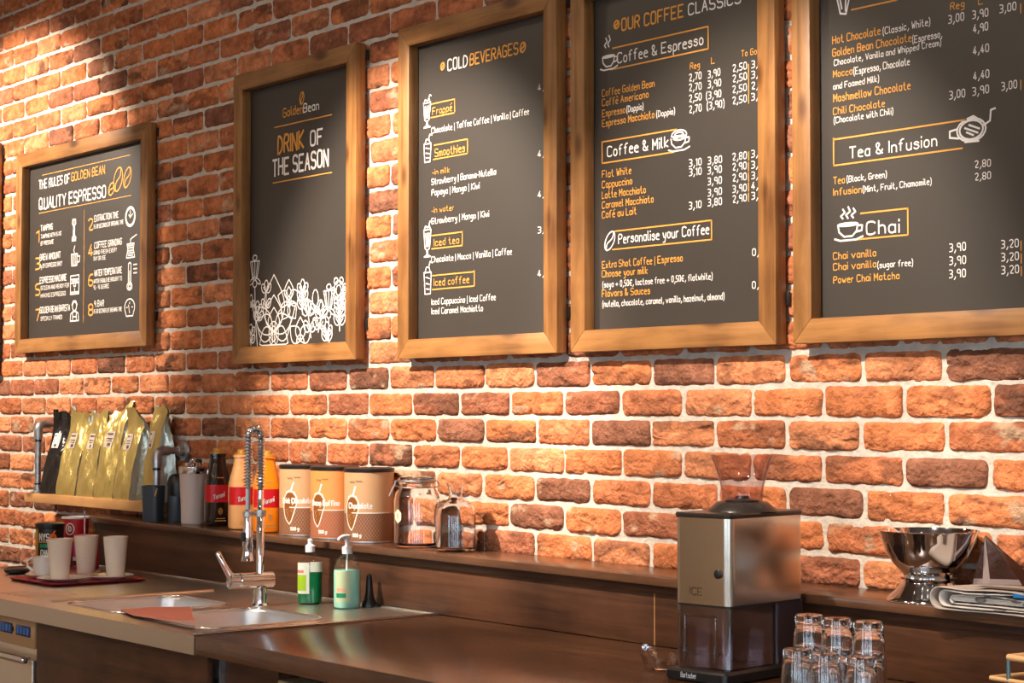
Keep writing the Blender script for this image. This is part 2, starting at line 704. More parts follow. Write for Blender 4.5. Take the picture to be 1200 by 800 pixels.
# ------------------------------------------------------------------ room shell
X0, X1, Y0, ZC = -9.5, 3.2, -8.0, 3.9
structure('floor', MB().box(X0 - .2, X1 + .2, Y0 - .2, 0.2, -.1, 0), M['floor'])
structure('ceiling', MB().box(X0 - .2, X1 + .2, Y0 - .2, 0.2, ZC, ZC + .1), M['ceiling'])
structure('wall_left', MB().box(X0 - .2, X0, Y0 - .2, 0.2, 0, ZC), M['plaster'])


def wall_with_openings(axis, pos, thick, lo, hi, wins):
    mb = MB()
    cuts = [lo] + [c for w in wins for c in w] + [hi]
    for i, (a, b) in enumerate(zip(cuts[:-1], cuts[1:])):
        for z0, z1 in (((0, ZC),) if i % 2 == 0 else ((0, WZ0), (WZ1, ZC))):
            if axis == 'y':
                mb.box(a, b, pos - thick, pos, z0, z1)
            else:
                mb.box(pos, pos + thick, a, b, z0, z1)
    return mb


structure('wall_front', wall_with_openings('y', Y0, .2, X0, X1, WIN_FRONT), M['plaster'])
structure('wall_right', wall_with_openings('x', X1, .2, Y0, 0.2, WIN_RIGHT), M['plaster'])
wn = 0
for axis, wins in (('y', WIN_FRONT), ('x', WIN_RIGHT)):
    for a, b in wins:
        wn += 1
        mb = MB()
        t = .05
        for p0, p1, z0, z1 in ((a, a + t, WZ0, WZ1), (b - t, b, WZ0, WZ1), (a, b, WZ0, WZ0 + t), (a, b, WZ1 - t, WZ1), ((a + b) / 2 - .02, (a + b) / 2 + .02, WZ0, WZ1)):
            if axis == 'y':
                mb.box(p0, p1, Y0 - .12, Y0 - .06, z0, z1)
            else:
                mb.box(X1 + .06, X1 + .12, p0, p1, z0, z1)
        structure('window_%d' % wn, mb, M['white_plastic'])

# ------------------------------------------------------------------ the brick wall
NR = np.random.RandomState(11)
_LAT = NR.rand(256, 256)


def vnoise(x, z, oct=4, gain=0.5):
    t, a, n = 0.0, 1.0, 0.0
    for k in range(oct):
        xi, zi = np.floor(x).astype(int), np.floor(z).astype(int)
        fx, fz = x - xi, z - zi
        fx, fz = fx * fx * (3 - 2 * fx), fz * fz * (3 - 2 * fz)
        g = lambda i, j: _LAT[(xi + i + 37 * k) & 255, (zi + j + 91 * k) & 255]
        v = (g(0, 0) * (1 - fx) + g(1, 0) * fx) * (1 - fz) + (g(0, 1) * (1 - fx) + g(1, 1) * fx) * fz
        t = t + a * (v - 0.5)
        n += a
        a *= gain
        x, z = x * 2.03, z * 2.03
    return t / n * 2


def brick_wall():
    CH, BL, ZB = 0.0855, 0.256, 1.4822
    NX, NZ = 34, 13
    us = np.concatenate([[0, .018, .05], np.linspace(.1, .9, NX - 6), [.95, .982, 1]])
    vs = np.concatenate([[0, .05, .14], np.linspace(.28, .72, NZ - 6), [.86, .95, 1]])
    U, V = np.meshgrid(us, vs)
    U, V = U.ravel(), V.ravel()
    ng = NX * NZ
    ring = [i for i in range(NX)] + [j * NX + NX - 1 for j in range(1, NZ)] + [(NZ - 1) * NX + i for i in range(NX - 2, -1, -1)] + [j * NX for j in range(NZ - 2, 0, -1)]
    faces = [(j * NX + i, j * NX + i + 1, (j + 1) * NX + i + 1, (j + 1) * NX + i) for j in range(NZ - 1) for i in range(NX - 1)]
    nr = len(ring)
    faces += [(ring[k], ng + k, ng + (k + 1) % nr, ring[(k + 1) % nr]) for k in range(nr)]
    faces = np.array(faces)
    allv, allf, allc = [], [], []
    off = 0
    pal = [((0.60, 0.212, 0.090), 32), ((0.63, 0.252, 0.122), 22), ((0.50, 0.178, 0.084), 22), ((0.38, 0.145, 0.082), 15), ((0.28, 0.122, 0.076), 8)]
    wts = np.array([w for _, w in pal], float)
    wts /= wts.sum()
    for r in range(-14, 29):
        z0 = ZB + r * CH
        if z0 > ZC:
            continue
        xoff = -3.708 if r % 2 == 0 else -3.5805
        n0 = int(math.floor((X0 - xoff) / BL))
        n1 = int(math.ceil((-0.9 - xoff) / BL))
        js = [xoff + n * BL + NR.uniform(-.006, .006) for n in range(n0, n1 + 1)]
        for a, b in zip(js[:-1], js[1:]):
            g = 0.0065
            ax, bx = a + g * NR.uniform(.7, 1.25), b - g * NR.uniform(.7, 1.25)
            az, bz = z0 + .0065 + NR.uniform(-.002, .002), z0 + CH - .0065 + NR.uniform(-.002, .002)
            w, h = bx - ax, bz - az
            sx, sz = NR.uniform(0, 200, 2)
            # rounded corners, hand-pressed outline
            cu, cv = 2 * U - 1, 2 * V - 1
            rc = NR.uniform(.010, .022)
            dx, dz = np.abs(cu) * w / 2 - (w / 2 - rc), np.abs(cv) * h / 2 - (h / 2 - rc)
            m = (dx > 0) & (dz > 0)
            ln = np.hypot(dx, dz)
            lim = np.maximum(dx, dz)
            k = np.where(m, lim / np.maximum(ln, 1e-9), 1.0)
            X = np.where(m, np.sign(cu) * (w / 2 - rc + dx * k), cu * w / 2)
            Z = np.where(m, np.sign(cv) * (h / 2 - rc + dz * k), cv * h / 2)
            edge = np.minimum((1 - np.abs(cu)) * w / 2, (1 - np.abs(cv)) * h / 2)
            wob = vnoise(X * 38 + sx, Z * 38 + sz, 3)
            nearb = np.exp(-edge / .012)
            X = X + .0035 * wob * nearb
            Z = Z + .0035 * vnoise(X * 34 + sx + 50, Z * 34 + sz, 3) * nearb * np.where(cv < 0, 1.3, .8)
            rough = NR.uniform(.3, 1.0) ** 1.2
            fold = vnoise(X * 20 + sx + 9, Z * 44 + sz + 0.8 * np.sin(X * 25 + sx), 4, .6)
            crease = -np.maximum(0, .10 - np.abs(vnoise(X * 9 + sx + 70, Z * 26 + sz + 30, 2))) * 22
            y = -(NR.uniform(-.001, .003) + rough * (.0070 * fold + .0032 * crease)) + .0095 * np.exp(-edge / .0040) + NR.uniform(-.035, .02) * (Z) + NR.uniform(-.006, .006) * X
            y = np.clip(y, -.0075, .0115)
            P = np.stack([(ax + bx) / 2 + X, y, (az + bz) / 2 + Z], 1)
            back = P[ring].copy()
            back[:, 1] = .03
            allv += [P, back]
            base = np.array(pal[NR.choice(len(pal), p=wts)][0]) * NR.uniform(.9, 1.1)
            tone = vnoise(X * 13 + sx + 120, Z * 30 + sz, 4)
            burn = np.clip((vnoise(X * 9 + sx + 20, Z * 22 + sz + 60, 4, .6) - NR.uniform(-.12, .40)) * 5, 0, 1)[:, None] * NR.uniform(.35, .9)
            col = base[None] * (1 + .40 * tone[:, None]) * (1 - burn) + np.array([.13, .065, .045])[None] * burn
            lime = np.clip((vnoise(X * 16 + sx + 5, Z * 30 + sz + 5, 3) - NR.uniform(.25, .9)) * 5, 0, .75)[:, None]
            col = np.clip(col * (1 - lime) + np.array([.50, .36, .24])[None] * lime, 0, 1)
            dark = (1 + .10 * np.minimum(crease, 0))[:, None]  # crease shade put into the vertex colour, darker along each recessed fold
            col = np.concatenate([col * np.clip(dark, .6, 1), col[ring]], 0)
            allc.append(col)
            allf.append(faces + off)
            off += ng + nr
    Vt = np.concatenate(allv)
    Ft = np.concatenate(allf)
    Ct = np.concatenate(allc)
    # mortar bed, one undulating sheet behind the bricks
    gx = np.arange(X0, -0.85, .02)
    gz = np.arange(.28, ZC + .02, .0122)
    GX, GZ = np.meshgrid(gx, gz)
    gy = .0092 + .0018 * vnoise(GX * 30, GZ * 30, 4)
    G = np.stack([GX.ravel(), gy.ravel(), GZ.ravel()], 1)
    nx, nz = len(gx), len(gz)
    I = (np.arange(nz - 1)[:, None] * nx + np.arange(nx - 1)[None]).ravel()
    GF = np.stack([I, I + 1, I + nx + 1, I + nx], 1) + len(Vt)
    nb = len(Ft)
    me = bpy.data.meshes.new('wall_back')
    verts = np.concatenate([Vt, G])
    fcs = np.concatenate([Ft, GF])
    me.vertices.add(len(verts))
    me.vertices.foreach_set('co', verts.astype(np.float32).ravel())
    me.loops.add(len(fcs) * 4)
    me.loops.foreach_set('vertex_index', fcs.astype(np.int32).ravel())
    me.polygons.add(len(fcs))
    me.polygons.foreach_set('loop_start', np.arange(0, len(fcs) * 4, 4, dtype=np.int32))
    me.polygons.foreach_set('material_index', np.concatenate([np.zeros(nb), np.ones(len(GF))]).astype(np.int32))
    me.polygons.foreach_set('use_smooth', np.ones(len(fcs), dtype=bool))
    me.update(calc_edges=True)
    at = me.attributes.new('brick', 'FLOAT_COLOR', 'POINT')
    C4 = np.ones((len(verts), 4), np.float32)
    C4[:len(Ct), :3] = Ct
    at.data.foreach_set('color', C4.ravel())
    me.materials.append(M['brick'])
    me.materials.append(M['mortar'])
    o = bpy.data.objects.new('wall_back', me)
    COL.objects.link(o)
    o['kind'] = 'structure'
    return o


brick_wall()
structure('wall_back_masonry', MB().box(X0 - .2, X1 + .2, .03, .25, 0, ZC).box(X0, X1, .012, .03, 0, .3).box(-.9, X1, .0, .03, .3, ZC), M['mortar'])

# ------------------------------------------------------------------ menu boards
# (pen, words, x of the first letter, z of the baseline, width, cap height) in metres; o/w small, W heading, B/H/b/h tall titles
TEXTS = {
 5: [
  ('o', 'Reg', -2.776, 2.452, 0.04, 0.0161),
  ('o', 'L', -2.695, 2.451, 0.012, 0.016),
  ('w', '3,00', -2.782, 2.421, 0.045, 0.0182),
  ('w', '3,90', -2.712, 2.42, 0.044, 0.0179),
  ('w', '3,00', -2.635, 2.421, 0.045, 0.0177),
  ('o', '|', -2.577, 2.413, 0.003, 0.0195),
  ('w', '4,90', -2.71, 2.387, 0.041, 0.0179),
  ('o', 'Hot Chocolate', -3.145, 2.428, 0.155, 0.0192),
  ('w', '(Classic, White)', -2.984, 2.426, 0.147, 0.0166),
  ('o', 'Golden Bean Chocolate', -3.145, 2.396, 0.251, 0.019),
  ('w', '(Espresso,', -2.892, 2.391, 0.09, 0.0164),
  ('w', 'Chocolate, Vanilla and Whipped Cream)', -3.14, 2.372, 0.335, 0.0147),
  ('o', 'Mocca', -3.143, 2.342, 0.062, 0.0172),
  ('w', '(Espresso, Chocolate', -3.078, 2.34, 0.178, 0.0168),
  ('w', 'and Foamed Milk)', -3.143, 2.312, 0.147, 0.0149),
  ('o', 'Mashmellow Chocolate', -3.143, 2.28, 0.245, 0.019),
  ('o', 'Chili Chocolate', -3.144, 2.248, 0.166, 0.017),
  ('w', '(Chocolate with Chili)', -3.144, 2.226, 0.192, 0.0148),
  ('w', '4,40', -2.711, 2.336, 0.044, 0.0179),
  ('w', '4,40', -2.711, 2.276, 0.044, 0.0179),
  ('w', '3,00', -2.781, 2.24, 0.045, 0.0181),
  ('w', '3,90', -2.714, 2.24, 0.046, 0.0179),
  ('w', '3,00', -2.632, 2.241, 0.042, 0.0177),
  ('o', '|', -2.579, 2.237, 0.003, 0.0195),
  ('W', 'Tea & Infusion', -3.091, 2.133, 0.271, 0.0271),
  ('w', '2,80', -2.709, 2.069, 0.044, 0.0159),
  ('w', '2,80', -2.709, 2.04, 0.044, 0.0159),
  ('o', 'Tea', -3.145, 2.072, 0.037, 0.0172),
  ('w', '(Black, Green)', -3.103, 2.073, 0.129, 0.0148),
  ('o', 'Infusion', -3.145, 2.043, 0.092, 0.0171),
  ('w', '(Mint, Fruit, Chamomile)', -3.051, 2.043, 0.214, 0.0145),
  ('W', 'Chai', -3.038, 1.936, 0.102, 0.0314),
  ('o', 'Chai vanilla', -3.147, 1.882, 0.138, 0.017),
  ('o', 'Chai vanilla', -3.147, 1.855, 0.138, 0.017),
  ('w', '(sugar free)', -3.006, 1.852, 0.111, 0.0145),
  ('o', 'Power Chai Matcha', -3.147, 1.822, 0.21, 0.0169),
  ('w', '3,90', -2.785, 1.878, 0.047, 0.0181),
  ('w', '3,90', -2.785, 1.847, 0.047, 0.0181),
  ('w', '3,90', -2.786, 1.816, 0.047, 0.0181),
  ('w', '3,20', -2.637, 1.876, 0.047, 0.0176),
  ('w', '3,20', -2.637, 1.846, 0.047, 0.0176),
  ('w', '3,20', -2.637, 1.816, 0.047, 0.0176),
  ('o', '|', -2.583, 1.869, 0.003, 0.0195),
  ('o', '|', -2.583, 1.84, 0.003, 0.0195),
  ('o', '|', -2.583, 1.811, 0.003, 0.0194),
 ],
 4: [
  ('B', 'OUR COFFEE', -3.94, 2.589, 0.253, 0.0336),
  ('H', 'CLASSICS', -3.666, 2.589, 0.199, 0.03),
  ('W', 'Coffee & Espresso', -3.958, 2.499, 0.348, 0.0287),
  ('o', 'Reg', -3.66, 2.438, 0.037, 0.0163),
  ('o', 'L', -3.578, 2.441, 0.013, 0.0162),
  ('o', 'To Go', -3.465, 2.443, 0.056, 0.0158),
  ('w', '2,70', -3.664, 2.406, 0.047, 0.0187),
  ('w', '2,70', -3.664, 2.378, 0.047, 0.0187),
  ('w', '2,50', -3.664, 2.348, 0.047, 0.0187),
  ('w', '2,70', -3.664, 2.318, 0.047, 0.0187),
  ('w', '3,90', -3.591, 2.405, 0.046, 0.0185),
  ('w', '3,90', -3.591, 2.377, 0.049, 0.0185),
  ('w', '(3,90', -3.601, 2.347, 0.059, 0.0185),
  ('w', '(3,90)', -3.598, 2.319, 0.068, 0.0184),
  ('w', '2,50', -3.497, 2.408, 0.051, 0.0182),
  ('w', '2,50', -3.497, 2.38, 0.051, 0.0182),
  ('w', '2,50', -3.498, 2.351, 0.051, 0.0182),
  ('w', '2,50', -3.498, 2.321, 0.051, 0.0182),
  ('o', '|', -3.439, 2.397, 0.005, 0.0226),
  ('o', '|', -3.439, 2.37, 0.005, 0.0226),
  ('o', '|', -3.439, 2.343, 0.005, 0.0226),
  ('o', '|', -3.439, 2.318, 0.005, 0.0226),
  ('w', '3,', -3.428, 2.408, 0.022, 0.018),
  ('w', '3,', -3.428, 2.381, 0.022, 0.018),
  ('w', '2,', -3.428, 2.351, 0.022, 0.018),
  ('w', '3,', -3.429, 2.322, 0.022, 0.018),
  ('o', 'Coffee Golden Bean', -4.025, 2.411, 0.221, 0.0195),
  ('o', 'Caffè Americano', -4.025, 2.383, 0.196, 0.0195),
  ('o', 'Espresso', -4.025, 2.352, 0.099, 0.0196),
  ('w', '(Doppio)', -3.922, 2.352, 0.072, 0.017),
  ('o', 'Espresso Macchiato', -4.025, 2.323, 0.22, 0.0195),
  ('w', '(Doppio)', -3.798, 2.323, 0.076, 0.0166),
  ('W', 'Coffee & Milk', -4.003, 2.234, 0.254, 0.029),
  ('o', 'Flat White', -4.026, 2.175, 0.125, 0.0196),
  ('o', 'Cappuccino', -4.026, 2.145, 0.128, 0.0196),
  ('o', 'Latte Macchiato', -4.026, 2.115, 0.185, 0.0195),
  ('o', 'Caramel Macchiato', -4.026, 2.086, 0.217, 0.0194),
  ('o', 'Café au Lait', -4.026, 2.058, 0.146, 0.0195),
  ('w', '3,10', -3.665, 2.17, 0.047, 0.0186),
  ('w', '3,10', -3.665, 2.145, 0.047, 0.0186),
  ('w', '3,10', -3.666, 2.054, 0.047, 0.0186),
  ('w', '3,80', -3.592, 2.169, 0.052, 0.0184),
  ('w', '3,90', -3.593, 2.143, 0.052, 0.0184),
  ('w', '3,90', -3.593, 2.113, 0.052, 0.0184),
  ('w', '3,90', -3.593, 2.083, 0.052, 0.0184),
  ('w', '3,80', -3.593, 2.056, 0.052, 0.0184),
  ('w', '2,80', -3.499, 2.17, 0.051, 0.0182),
  ('w', '2,90', -3.499, 2.143, 0.05, 0.0182),
  ('w', '2,90', -3.499, 2.114, 0.05, 0.0182),
  ('w', '3,90', -3.499, 2.084, 0.05, 0.0182),
  ('w', '2,90', -3.499, 2.057, 0.05, 0.0182),
  ('o', '|', -3.44, 2.166, 0.005, 0.0203),
  ('o', '|', -3.441, 2.138, 0.005, 0.0203),
  ('o', '|', -3.441, 2.111, 0.005, 0.0203),
  ('o', '|', -3.441, 2.084, 0.005, 0.0203),
  ('o', '|', -3.441, 2.057, 0.005, 0.0203),
  ('w', '3,', -3.43, 2.171, 0.022, 0.018),
  ('w', '3,', -3.43, 2.142, 0.022, 0.018),
  ('w', '3,', -3.43, 2.113, 0.022, 0.018),
  ('w', '4,', -3.43, 2.086, 0.022, 0.018),
  ('w', '3,', -3.43, 2.059, 0.022, 0.018),
  ('W', 'Personalise your Coffee', -3.956, 1.98, 0.366, 0.0261),
  ('o', 'Extra Shot Coffee | Espresso', -4.026, 1.913, 0.333, 0.0192),
  ('o', 'Choose your milk', -4.027, 1.887, 0.192, 0.0194),
  ('w', '(soya + 0,50€, lactose free + 0,50€, flatwhite)', -4.027, 1.857, 0.449, 0.0167),
  ('o', 'Flavors & Sauces', -4.027, 1.83, 0.202, 0.0194),
  ('w', '(nutella, chocolate, caramel, vanilla, hazelnut, almond)', -4.027, 1.801, 0.494, 0.0166),
  ('w', '0,', -3.428, 1.91, 0.022, 0.018),
  ('w', '0,', -3.429, 1.824, 0.022, 0.018),
 ],
 3: [
  ('H', 'COLD', -4.775, 2.595, 0.104, 0.0354),
  ('B', 'BEVERAGES', -4.657, 2.596, 0.242, 0.0346),
  ('o', 'Frappé', -4.858, 2.463, 0.106, 0.022),
  ('w', 'Chocolate | Toffee Coffee | Vanilla | Coffee', -4.863, 2.402, 0.501, 0.0188),
  ('o', 'Smoothies', -4.844, 2.324, 0.16, 0.0246),
  ('o', '-in milk', -4.858, 2.267, 0.093, 0.0165),
  ('w', 'Strawberry | Banana-Nutella', -4.862, 2.235, 0.337, 0.019),
  ('w', 'Papaya | Mango | Kiwi', -4.862, 2.199, 0.254, 0.0191),
  ('o', '-in water', -4.862, 2.143, 0.12, 0.0165),
  ('w', 'Strawberry | Mango | Kiwi', -4.862, 2.107, 0.302, 0.019),
  ('o', 'Iced tea', -4.848, 2.035, 0.133, 0.0219),
  ('w', 'Chocolate | Mocca | Vanilla | Coffee', -4.862, 1.982, 0.417, 0.0188),
  ('o', 'Iced coffee', -4.848, 1.906, 0.187, 0.0218),
  ('w', 'Iced Cappuccino | Iced Coffee', -4.861, 1.845, 0.336, 0.0189),
  ('w', 'Iced Caramel Machiatto', -4.861, 1.814, 0.271, 0.019),
  ('w', '4,', -4.319, 2.468, 0.028, 0.018),
  ('w', '4,', -4.319, 2.267, 0.028, 0.018),
  ('w', '4,', -4.319, 2.145, 0.028, 0.018),
  ('w', '3,', -4.319, 2.037, 0.028, 0.018),
  ('w', '4,', -4.32, 1.906, 0.028, 0.0179),
 ],
 2: [
  ('o', 'Golden', -5.778, 2.569, 0.133, 0.0308),
  ('w', 'Bean', -5.64, 2.568, 0.101, 0.0304),
  ('B', 'DRINK', -5.813, 2.441, 0.174, 0.0616),
  ('H', 'OF', -5.593, 2.443, 0.078, 0.0514),
  ('H', 'THE SEASON', -5.848, 2.361, 0.371, 0.0581),
 ],
 1: [
  ('h', 'THE RULES OF', -7.863, 2.502, 0.316, 0.0379),
  ('b', 'GOLDEN BEAN', -7.53, 2.507, 0.321, 0.0349),
  ('H', 'QUALITY ESPRESSO', -7.861, 2.408, 0.662, 0.0485),
  ('B', '1', -7.885, 2.263, 0.027, 0.05),
  ('B', '3', -7.892, 2.14, 0.045, 0.05),
  ('B', '5', -7.889, 2.024, 0.045, 0.0499),
  ('B', '7', -7.886, 1.909, 0.045, 0.0499),
  ('B', '2', -7.359, 2.277, 0.041, 0.0475),
  ('B', '4', -7.357, 2.166, 0.041, 0.0475),
  ('B', '6', -7.354, 2.038, 0.041, 0.0475),
  ('B', '8', -7.352, 1.91, 0.041, 0.0474),
  ('w', 'TAMPING', -7.841, 2.31, 0.125, 0.0248),
  ('w', 'TAMPING WITH 15 KG', -7.84, 2.276, 0.212, 0.0171),
  ('w', 'OF PRESSURE', -7.84, 2.245, 0.133, 0.0172),
  ('w', 'BREW AMOUNT', -7.847, 2.178, 0.212, 0.0266),
  ('w', '7g OF ESPRESSO SHOT', -7.846, 2.143, 0.229, 0.0171),
  ('w', 'ESPRESSO MACHINE', -7.845, 2.075, 0.272, 0.0265),
  ('w', 'IS CLEAN AND READY FOR', -7.835, 2.044, 0.289, 0.017),
  ('w', 'MAKING ESPRESSO', -7.834, 2.01, 0.254, 0.017),
  ('w', 'GOLDEN BEAN BARISTA', -7.842, 1.941, 0.306, 0.0264),
  ('w', 'SPECIALLY TRAINED', -7.832, 1.907, 0.22, 0.017),
  ('w', 'EXTRACTION TIME', -7.302, 2.31, 0.222, 0.0252),
  ('w', '25-30 SECONDS OF BREWING TIME', -7.31, 2.28, 0.277, 0.0162),
  ('w', 'COFFEE GRINDING', -7.3, 2.195, 0.253, 0.0252),
  ('w', 'GRIND FRESH EVERY', -7.308, 2.168, 0.215, 0.0162),
  ('w', 'DAY OR USE', -7.307, 2.143, 0.112, 0.0163),
  ('w', 'WATER TEMPERATURE', -7.298, 2.076, 0.253, 0.0252),
  ('w', 'WATER SHOULD BE BROUGHT TO', -7.305, 2.046, 0.261, 0.0162),
  ('w', '92 - 96 DEGREE', -7.305, 2.02, 0.144, 0.0163),
  ('w', '9 BAR', -7.295, 1.945, 0.088, 0.0253),
  ('w', '25-30 SECONDS OF BREWING TIME', -7.303, 1.918, 0.261, 0.0162),
 ],
}
RULES = {
 5: [(-3.144, 2.185, -2.732, 2.185), (-3.144, 2.188, -3.144, 2.119), (-3.145, 2.119, -2.745, 2.119), (-3.057, 1.991, -2.909, 1.991), (-2.909, 1.991, -2.909, 1.927), (-2.91, 1.927, -3.085, 1.927), (-3.082, 2.504, -2.936, 2.504)],
 4: [(-3.98, 2.545, -3.59, 2.545), (-3.59, 2.545, -3.59, 2.484), (-3.591, 2.484, -3.988, 2.484), (-4.026, 2.28, -4.026, 2.216), (-4.025, 2.279, -3.715, 2.279), (-4.026, 2.217, -3.726, 2.217), (-3.971, 2.016, -3.58, 2.016), (-3.58, 2.016, -3.58, 1.963), (-3.58, 1.964, -3.982, 1.964)],
 3: [(-4.868, 2.498, -4.738, 2.498), (-4.738, 2.498, -4.738, 2.454), (-4.738, 2.454, -4.868, 2.454), (-4.849, 2.362, -4.67, 2.362), (-4.67, 2.362, -4.67, 2.315), (-4.67, 2.316, -4.853, 2.316), (-4.862, 2.069, -4.697, 2.069), (-4.697, 2.071, -4.697, 2.027), (-4.697, 2.026, -4.862, 2.026), (-4.857, 1.939, -4.634, 1.939), (-4.634, 1.942, -4.634, 1.897), (-4.634, 1.894, -4.857, 1.894)],
 2: [(-5.837, 2.538, -5.455, 2.538), (-5.847, 2.335, -5.454, 2.335)],
 1: [(-7.829, 2.561, -6.976, 2.561), (-7.861, 2.392, -6.966, 2.392), (-7.401, 2.369, -7.401, 1.882)],
}

PEN = {'o': .14, 'w': .14, 'W': .135, 'B': .15, 'H': .15, 'b': .15, 'h': .15}
INK_Y = -.0098


def bean(cx, cz, rx, rz, tilt):
    s = [ell(cx, cz, rx, rz, 18, 0, 2 * PI, tilt)]
    ln = []
    for k in range(9):
        t = k / 8 * 2 - 1
        u, w = .28 * rx * math.sin(t * PI), rz * .92 * t
        ln.append((cx + u * math.cos(tilt) - w * math.sin(tilt), cz + u * math.sin(tilt) + w * math.cos(tilt)))
    return s + [ln]


def at_box(x, z, w, h, strokes):
    return [[(x + a * w, z + b * h) for a, b in st] for st in strokes]


STEAM = [[(.3, .66), (.22, .74), (.38, .84), (.3, .94)], [(.5, .66), (.42, .76), (.58, .86), (.5, 1)], [(.7, .66), (.62, .74), (.78, .84), (.7, .94)]]
CUP = [[(.12, .6), (.16, .34), (.34, .16), (.62, .16), (.78, .34), (.82, .6), (.12, .6)], [(.8, .54), (.98, .52), (.96, .34), (.76, .3)], [(.0, .1), (.2, .02), (.75, .02), (1, .12)], ell(.47, .6, .35, .05, 10)]
TALL = [[(.1, .8), (.25, .25), (.45, .2), (.45, .06), (.15, .0), (.85, .0), (.55, .06), (.55, .2), (.75, .25), (.9, .8), (.1, .8)], [(.15, .8), (.3, .92), (.5, .86), (.7, .94), (.85, .8)], [(.6, .86), (.8, 1.05), (1.0, 1.0)], [(.3, .7), (.4, .3)], [(.5, .7), (.5, .3)], [(.7, .7), (.6, .3)]]
MUG = [[(.1, .75), (.2, .05), (.8, .05), (.9, .75), (.1, .75)], [(.2, .75), (.35, .92), (.65, .92), (.8, .75)], [(.3, .6), (.7, .55)], [(.32, .4), (.7, .36)], [(.35, .22), (.68, .2)], [(.6, .9), (.75, 1.1), (1, 1.05)]]
TEAPOT = [ell(.45, .42, .33, .36, 20), ell(.45, .42, .27, .3, 18), [(.72, .5), (.88, .62), (.9, .95), (1, .98)], [(.12, .5), (-.05, .46), (-.05, .26), (.16, .2)], [(.36, .78), (.5, .84), (.58, .76)], [(.3, .06), (.62, .04)], [(.3, .5), (.6, .3)], [(.34, .36), (.5, .24)], [(.4, .58), (.64, .42)]]
ICON = {
    'tamper': [[(.3, .0), (.7, .0), (.7, .14), (.58, .2), (.55, .7), (.68, .8), (.66, 1), (.34, 1), (.32, .8), (.45, .7), (.42, .2), (.3, .14), (.3, 0)], [(.5, .1), (.5, .95)], [(.35, .06), (.65, .06)]],
    'cup': [[(.1, .6), (.14, .04), (.66, .04), (.7, .6), (.1, .6)], [(.7, .5), (.95, .46), (.9, .2), (.68, .2)], [(.25, .04), (.25, .58)], [(.4, .04), (.4, .58)], [(.55, .04), (.55, .58)], [(.4, .68), (.34, .8), (.44, 1)]],
    'machine': [[(.05, 0), (.05, 1), (.95, 1), (.95, .0), (.05, 0)], [(.05, .6), (.95, .6)], [(.1, .8), (.9, .8)], [(.4, .6), (.4, .42), (.6, .42), (.6, .6)], [(.1, .1), (.9, .1)], [(.2, .7), (.8, .7)], [(.5, .12), (.5, .3)]],
    'person': [ell(.5, .72, .22, .22, 14), [(.2, .78), (.35, .98), (.65, .98), (.8, .78)], [(.05, 0), (.1, .36), (.35, .46), (.65, .46), (.9, .36), (.95, 0), (.05, 0)], [(.3, 0), (.3, .4)], [(.7, 0), (.7, .4)], [(.3, .2), (.7, .2)]],
    'clock': [ell(.5, .5, .46, .48, 20), ell(.5, .5, .38, .4, 20), [(.5, .8), (.5, .46), (.72, .62)], [(.5, .46), (.36, .6)]],
    'grinder': [[(.15, 0), (.85, 0), (.72, .42), (.28, .42), (.15, 0)], [(.22, .2), (.78, .2)], [(.25, .42), (.2, .6), (.8, .6), (.75, .42)], [(.5, .6), (.5, .8), (1, .96)], [(.3, .3), (.7, .3)], [(.3, .1), (.7, .1)], [(.3, .52), (.7, .52)]],
    'thermometer': [ell(.4, .14, .2, .13, 14), ell(.4, .14, .1, .07, 10), [(.3, .25), (.3, .95), (.4, 1), (.5, .95), (.5, .25)], [(.4, .2), (.4, .7)], [(.7, .9), (.95, .9)], [(.7, .75), (.95, .75)], [(.7, .6), (.95, .6)]],
    'gauge': [ell(.5, .5, .46, .46, 20, -PI * .15, PI * 1.15), [(.1, .28), (.2, .02), (.8, .02), (.9, .28)], [(.5, .2), (.4, .62)], [(.22, .5), (.3, .5)], [(.5, .78), (.5, .7)], [(.78, .5), (.7, .5)]],
}


def petal(cx, cz, ang, ln, wd, rings=2):
    out = []
    for k in range(rings):
        f = 1 - .34 * k
        pts = []
        for s in (1, -1):
            seq = [(t, s * math.sin(min(t, 1) ** .8 * PI) * .5) for t in [i / 8 for i in range(9)]]
            pts += seq if s == 1 else seq[::-1]
        out.append([(cx + math.cos(ang) * (t * ln * f + ln * .05) - math.sin(ang) * q * wd * f, cz + math.sin(ang) * (t * ln * f + ln * .05) + math.cos(ang) * q * wd * f) for t, q in pts])
    return out


def sprig(x, z, h, n, lean, r):
    s = [[(x, z), (x + lean * .5, z + h * .5), (x + lean, z + h)]]
    for k in range(n):
        t = .35 + .65 * k / max(1, n - 1)
        px, pz = x + lean * t, z + h * t
        for sg in (-1, 1):
            s.append(ell(px + sg * r * 1.1, pz + r * .5, r * .75, r * 1.15, 10, 0, 2 * PI, -sg * .6))
            s.append([(px, pz - r * .4), (px + sg * r * 1.2, pz + r * .8)])
    s.append(ell(x + lean, z + h + r, r * .8, r * 1.3, 10))
    return s


def lantern(x, z, w, h, stem):
    """A tall goblet-shaped bud on a stem."""
    s = [[(x + stem, z - h * 2.2), (x + stem * .3, z - h * 1.2), (x, z)]]
    s.append([(x - w * .25, z + h * .35), (x - w * .5, z + h * .95), (x + w * .5, z + h * .95), (x + w * .25, z + h * .35), (x - w * .25, z + h * .35)])
    for q in (-.22, 0, .22):
        s.append([(x + q * w * .7, z + h * .38), (x + q * w * 1.4, z + h * .93)])
    s += [ell(x - w * .35, z + h * .2, w * .3, h * .08, 8, 0, 2 * PI, .5), ell(x + w * .35, z + h * .2, w * .3, h * .08, 8, 0, 2 * PI, -.5), ell(x, z + h * .12, w * .22, h * .14, 10)]
    s += [ell(x, z + h * 1.08, w * .22, h * .1, 10)]
    return s


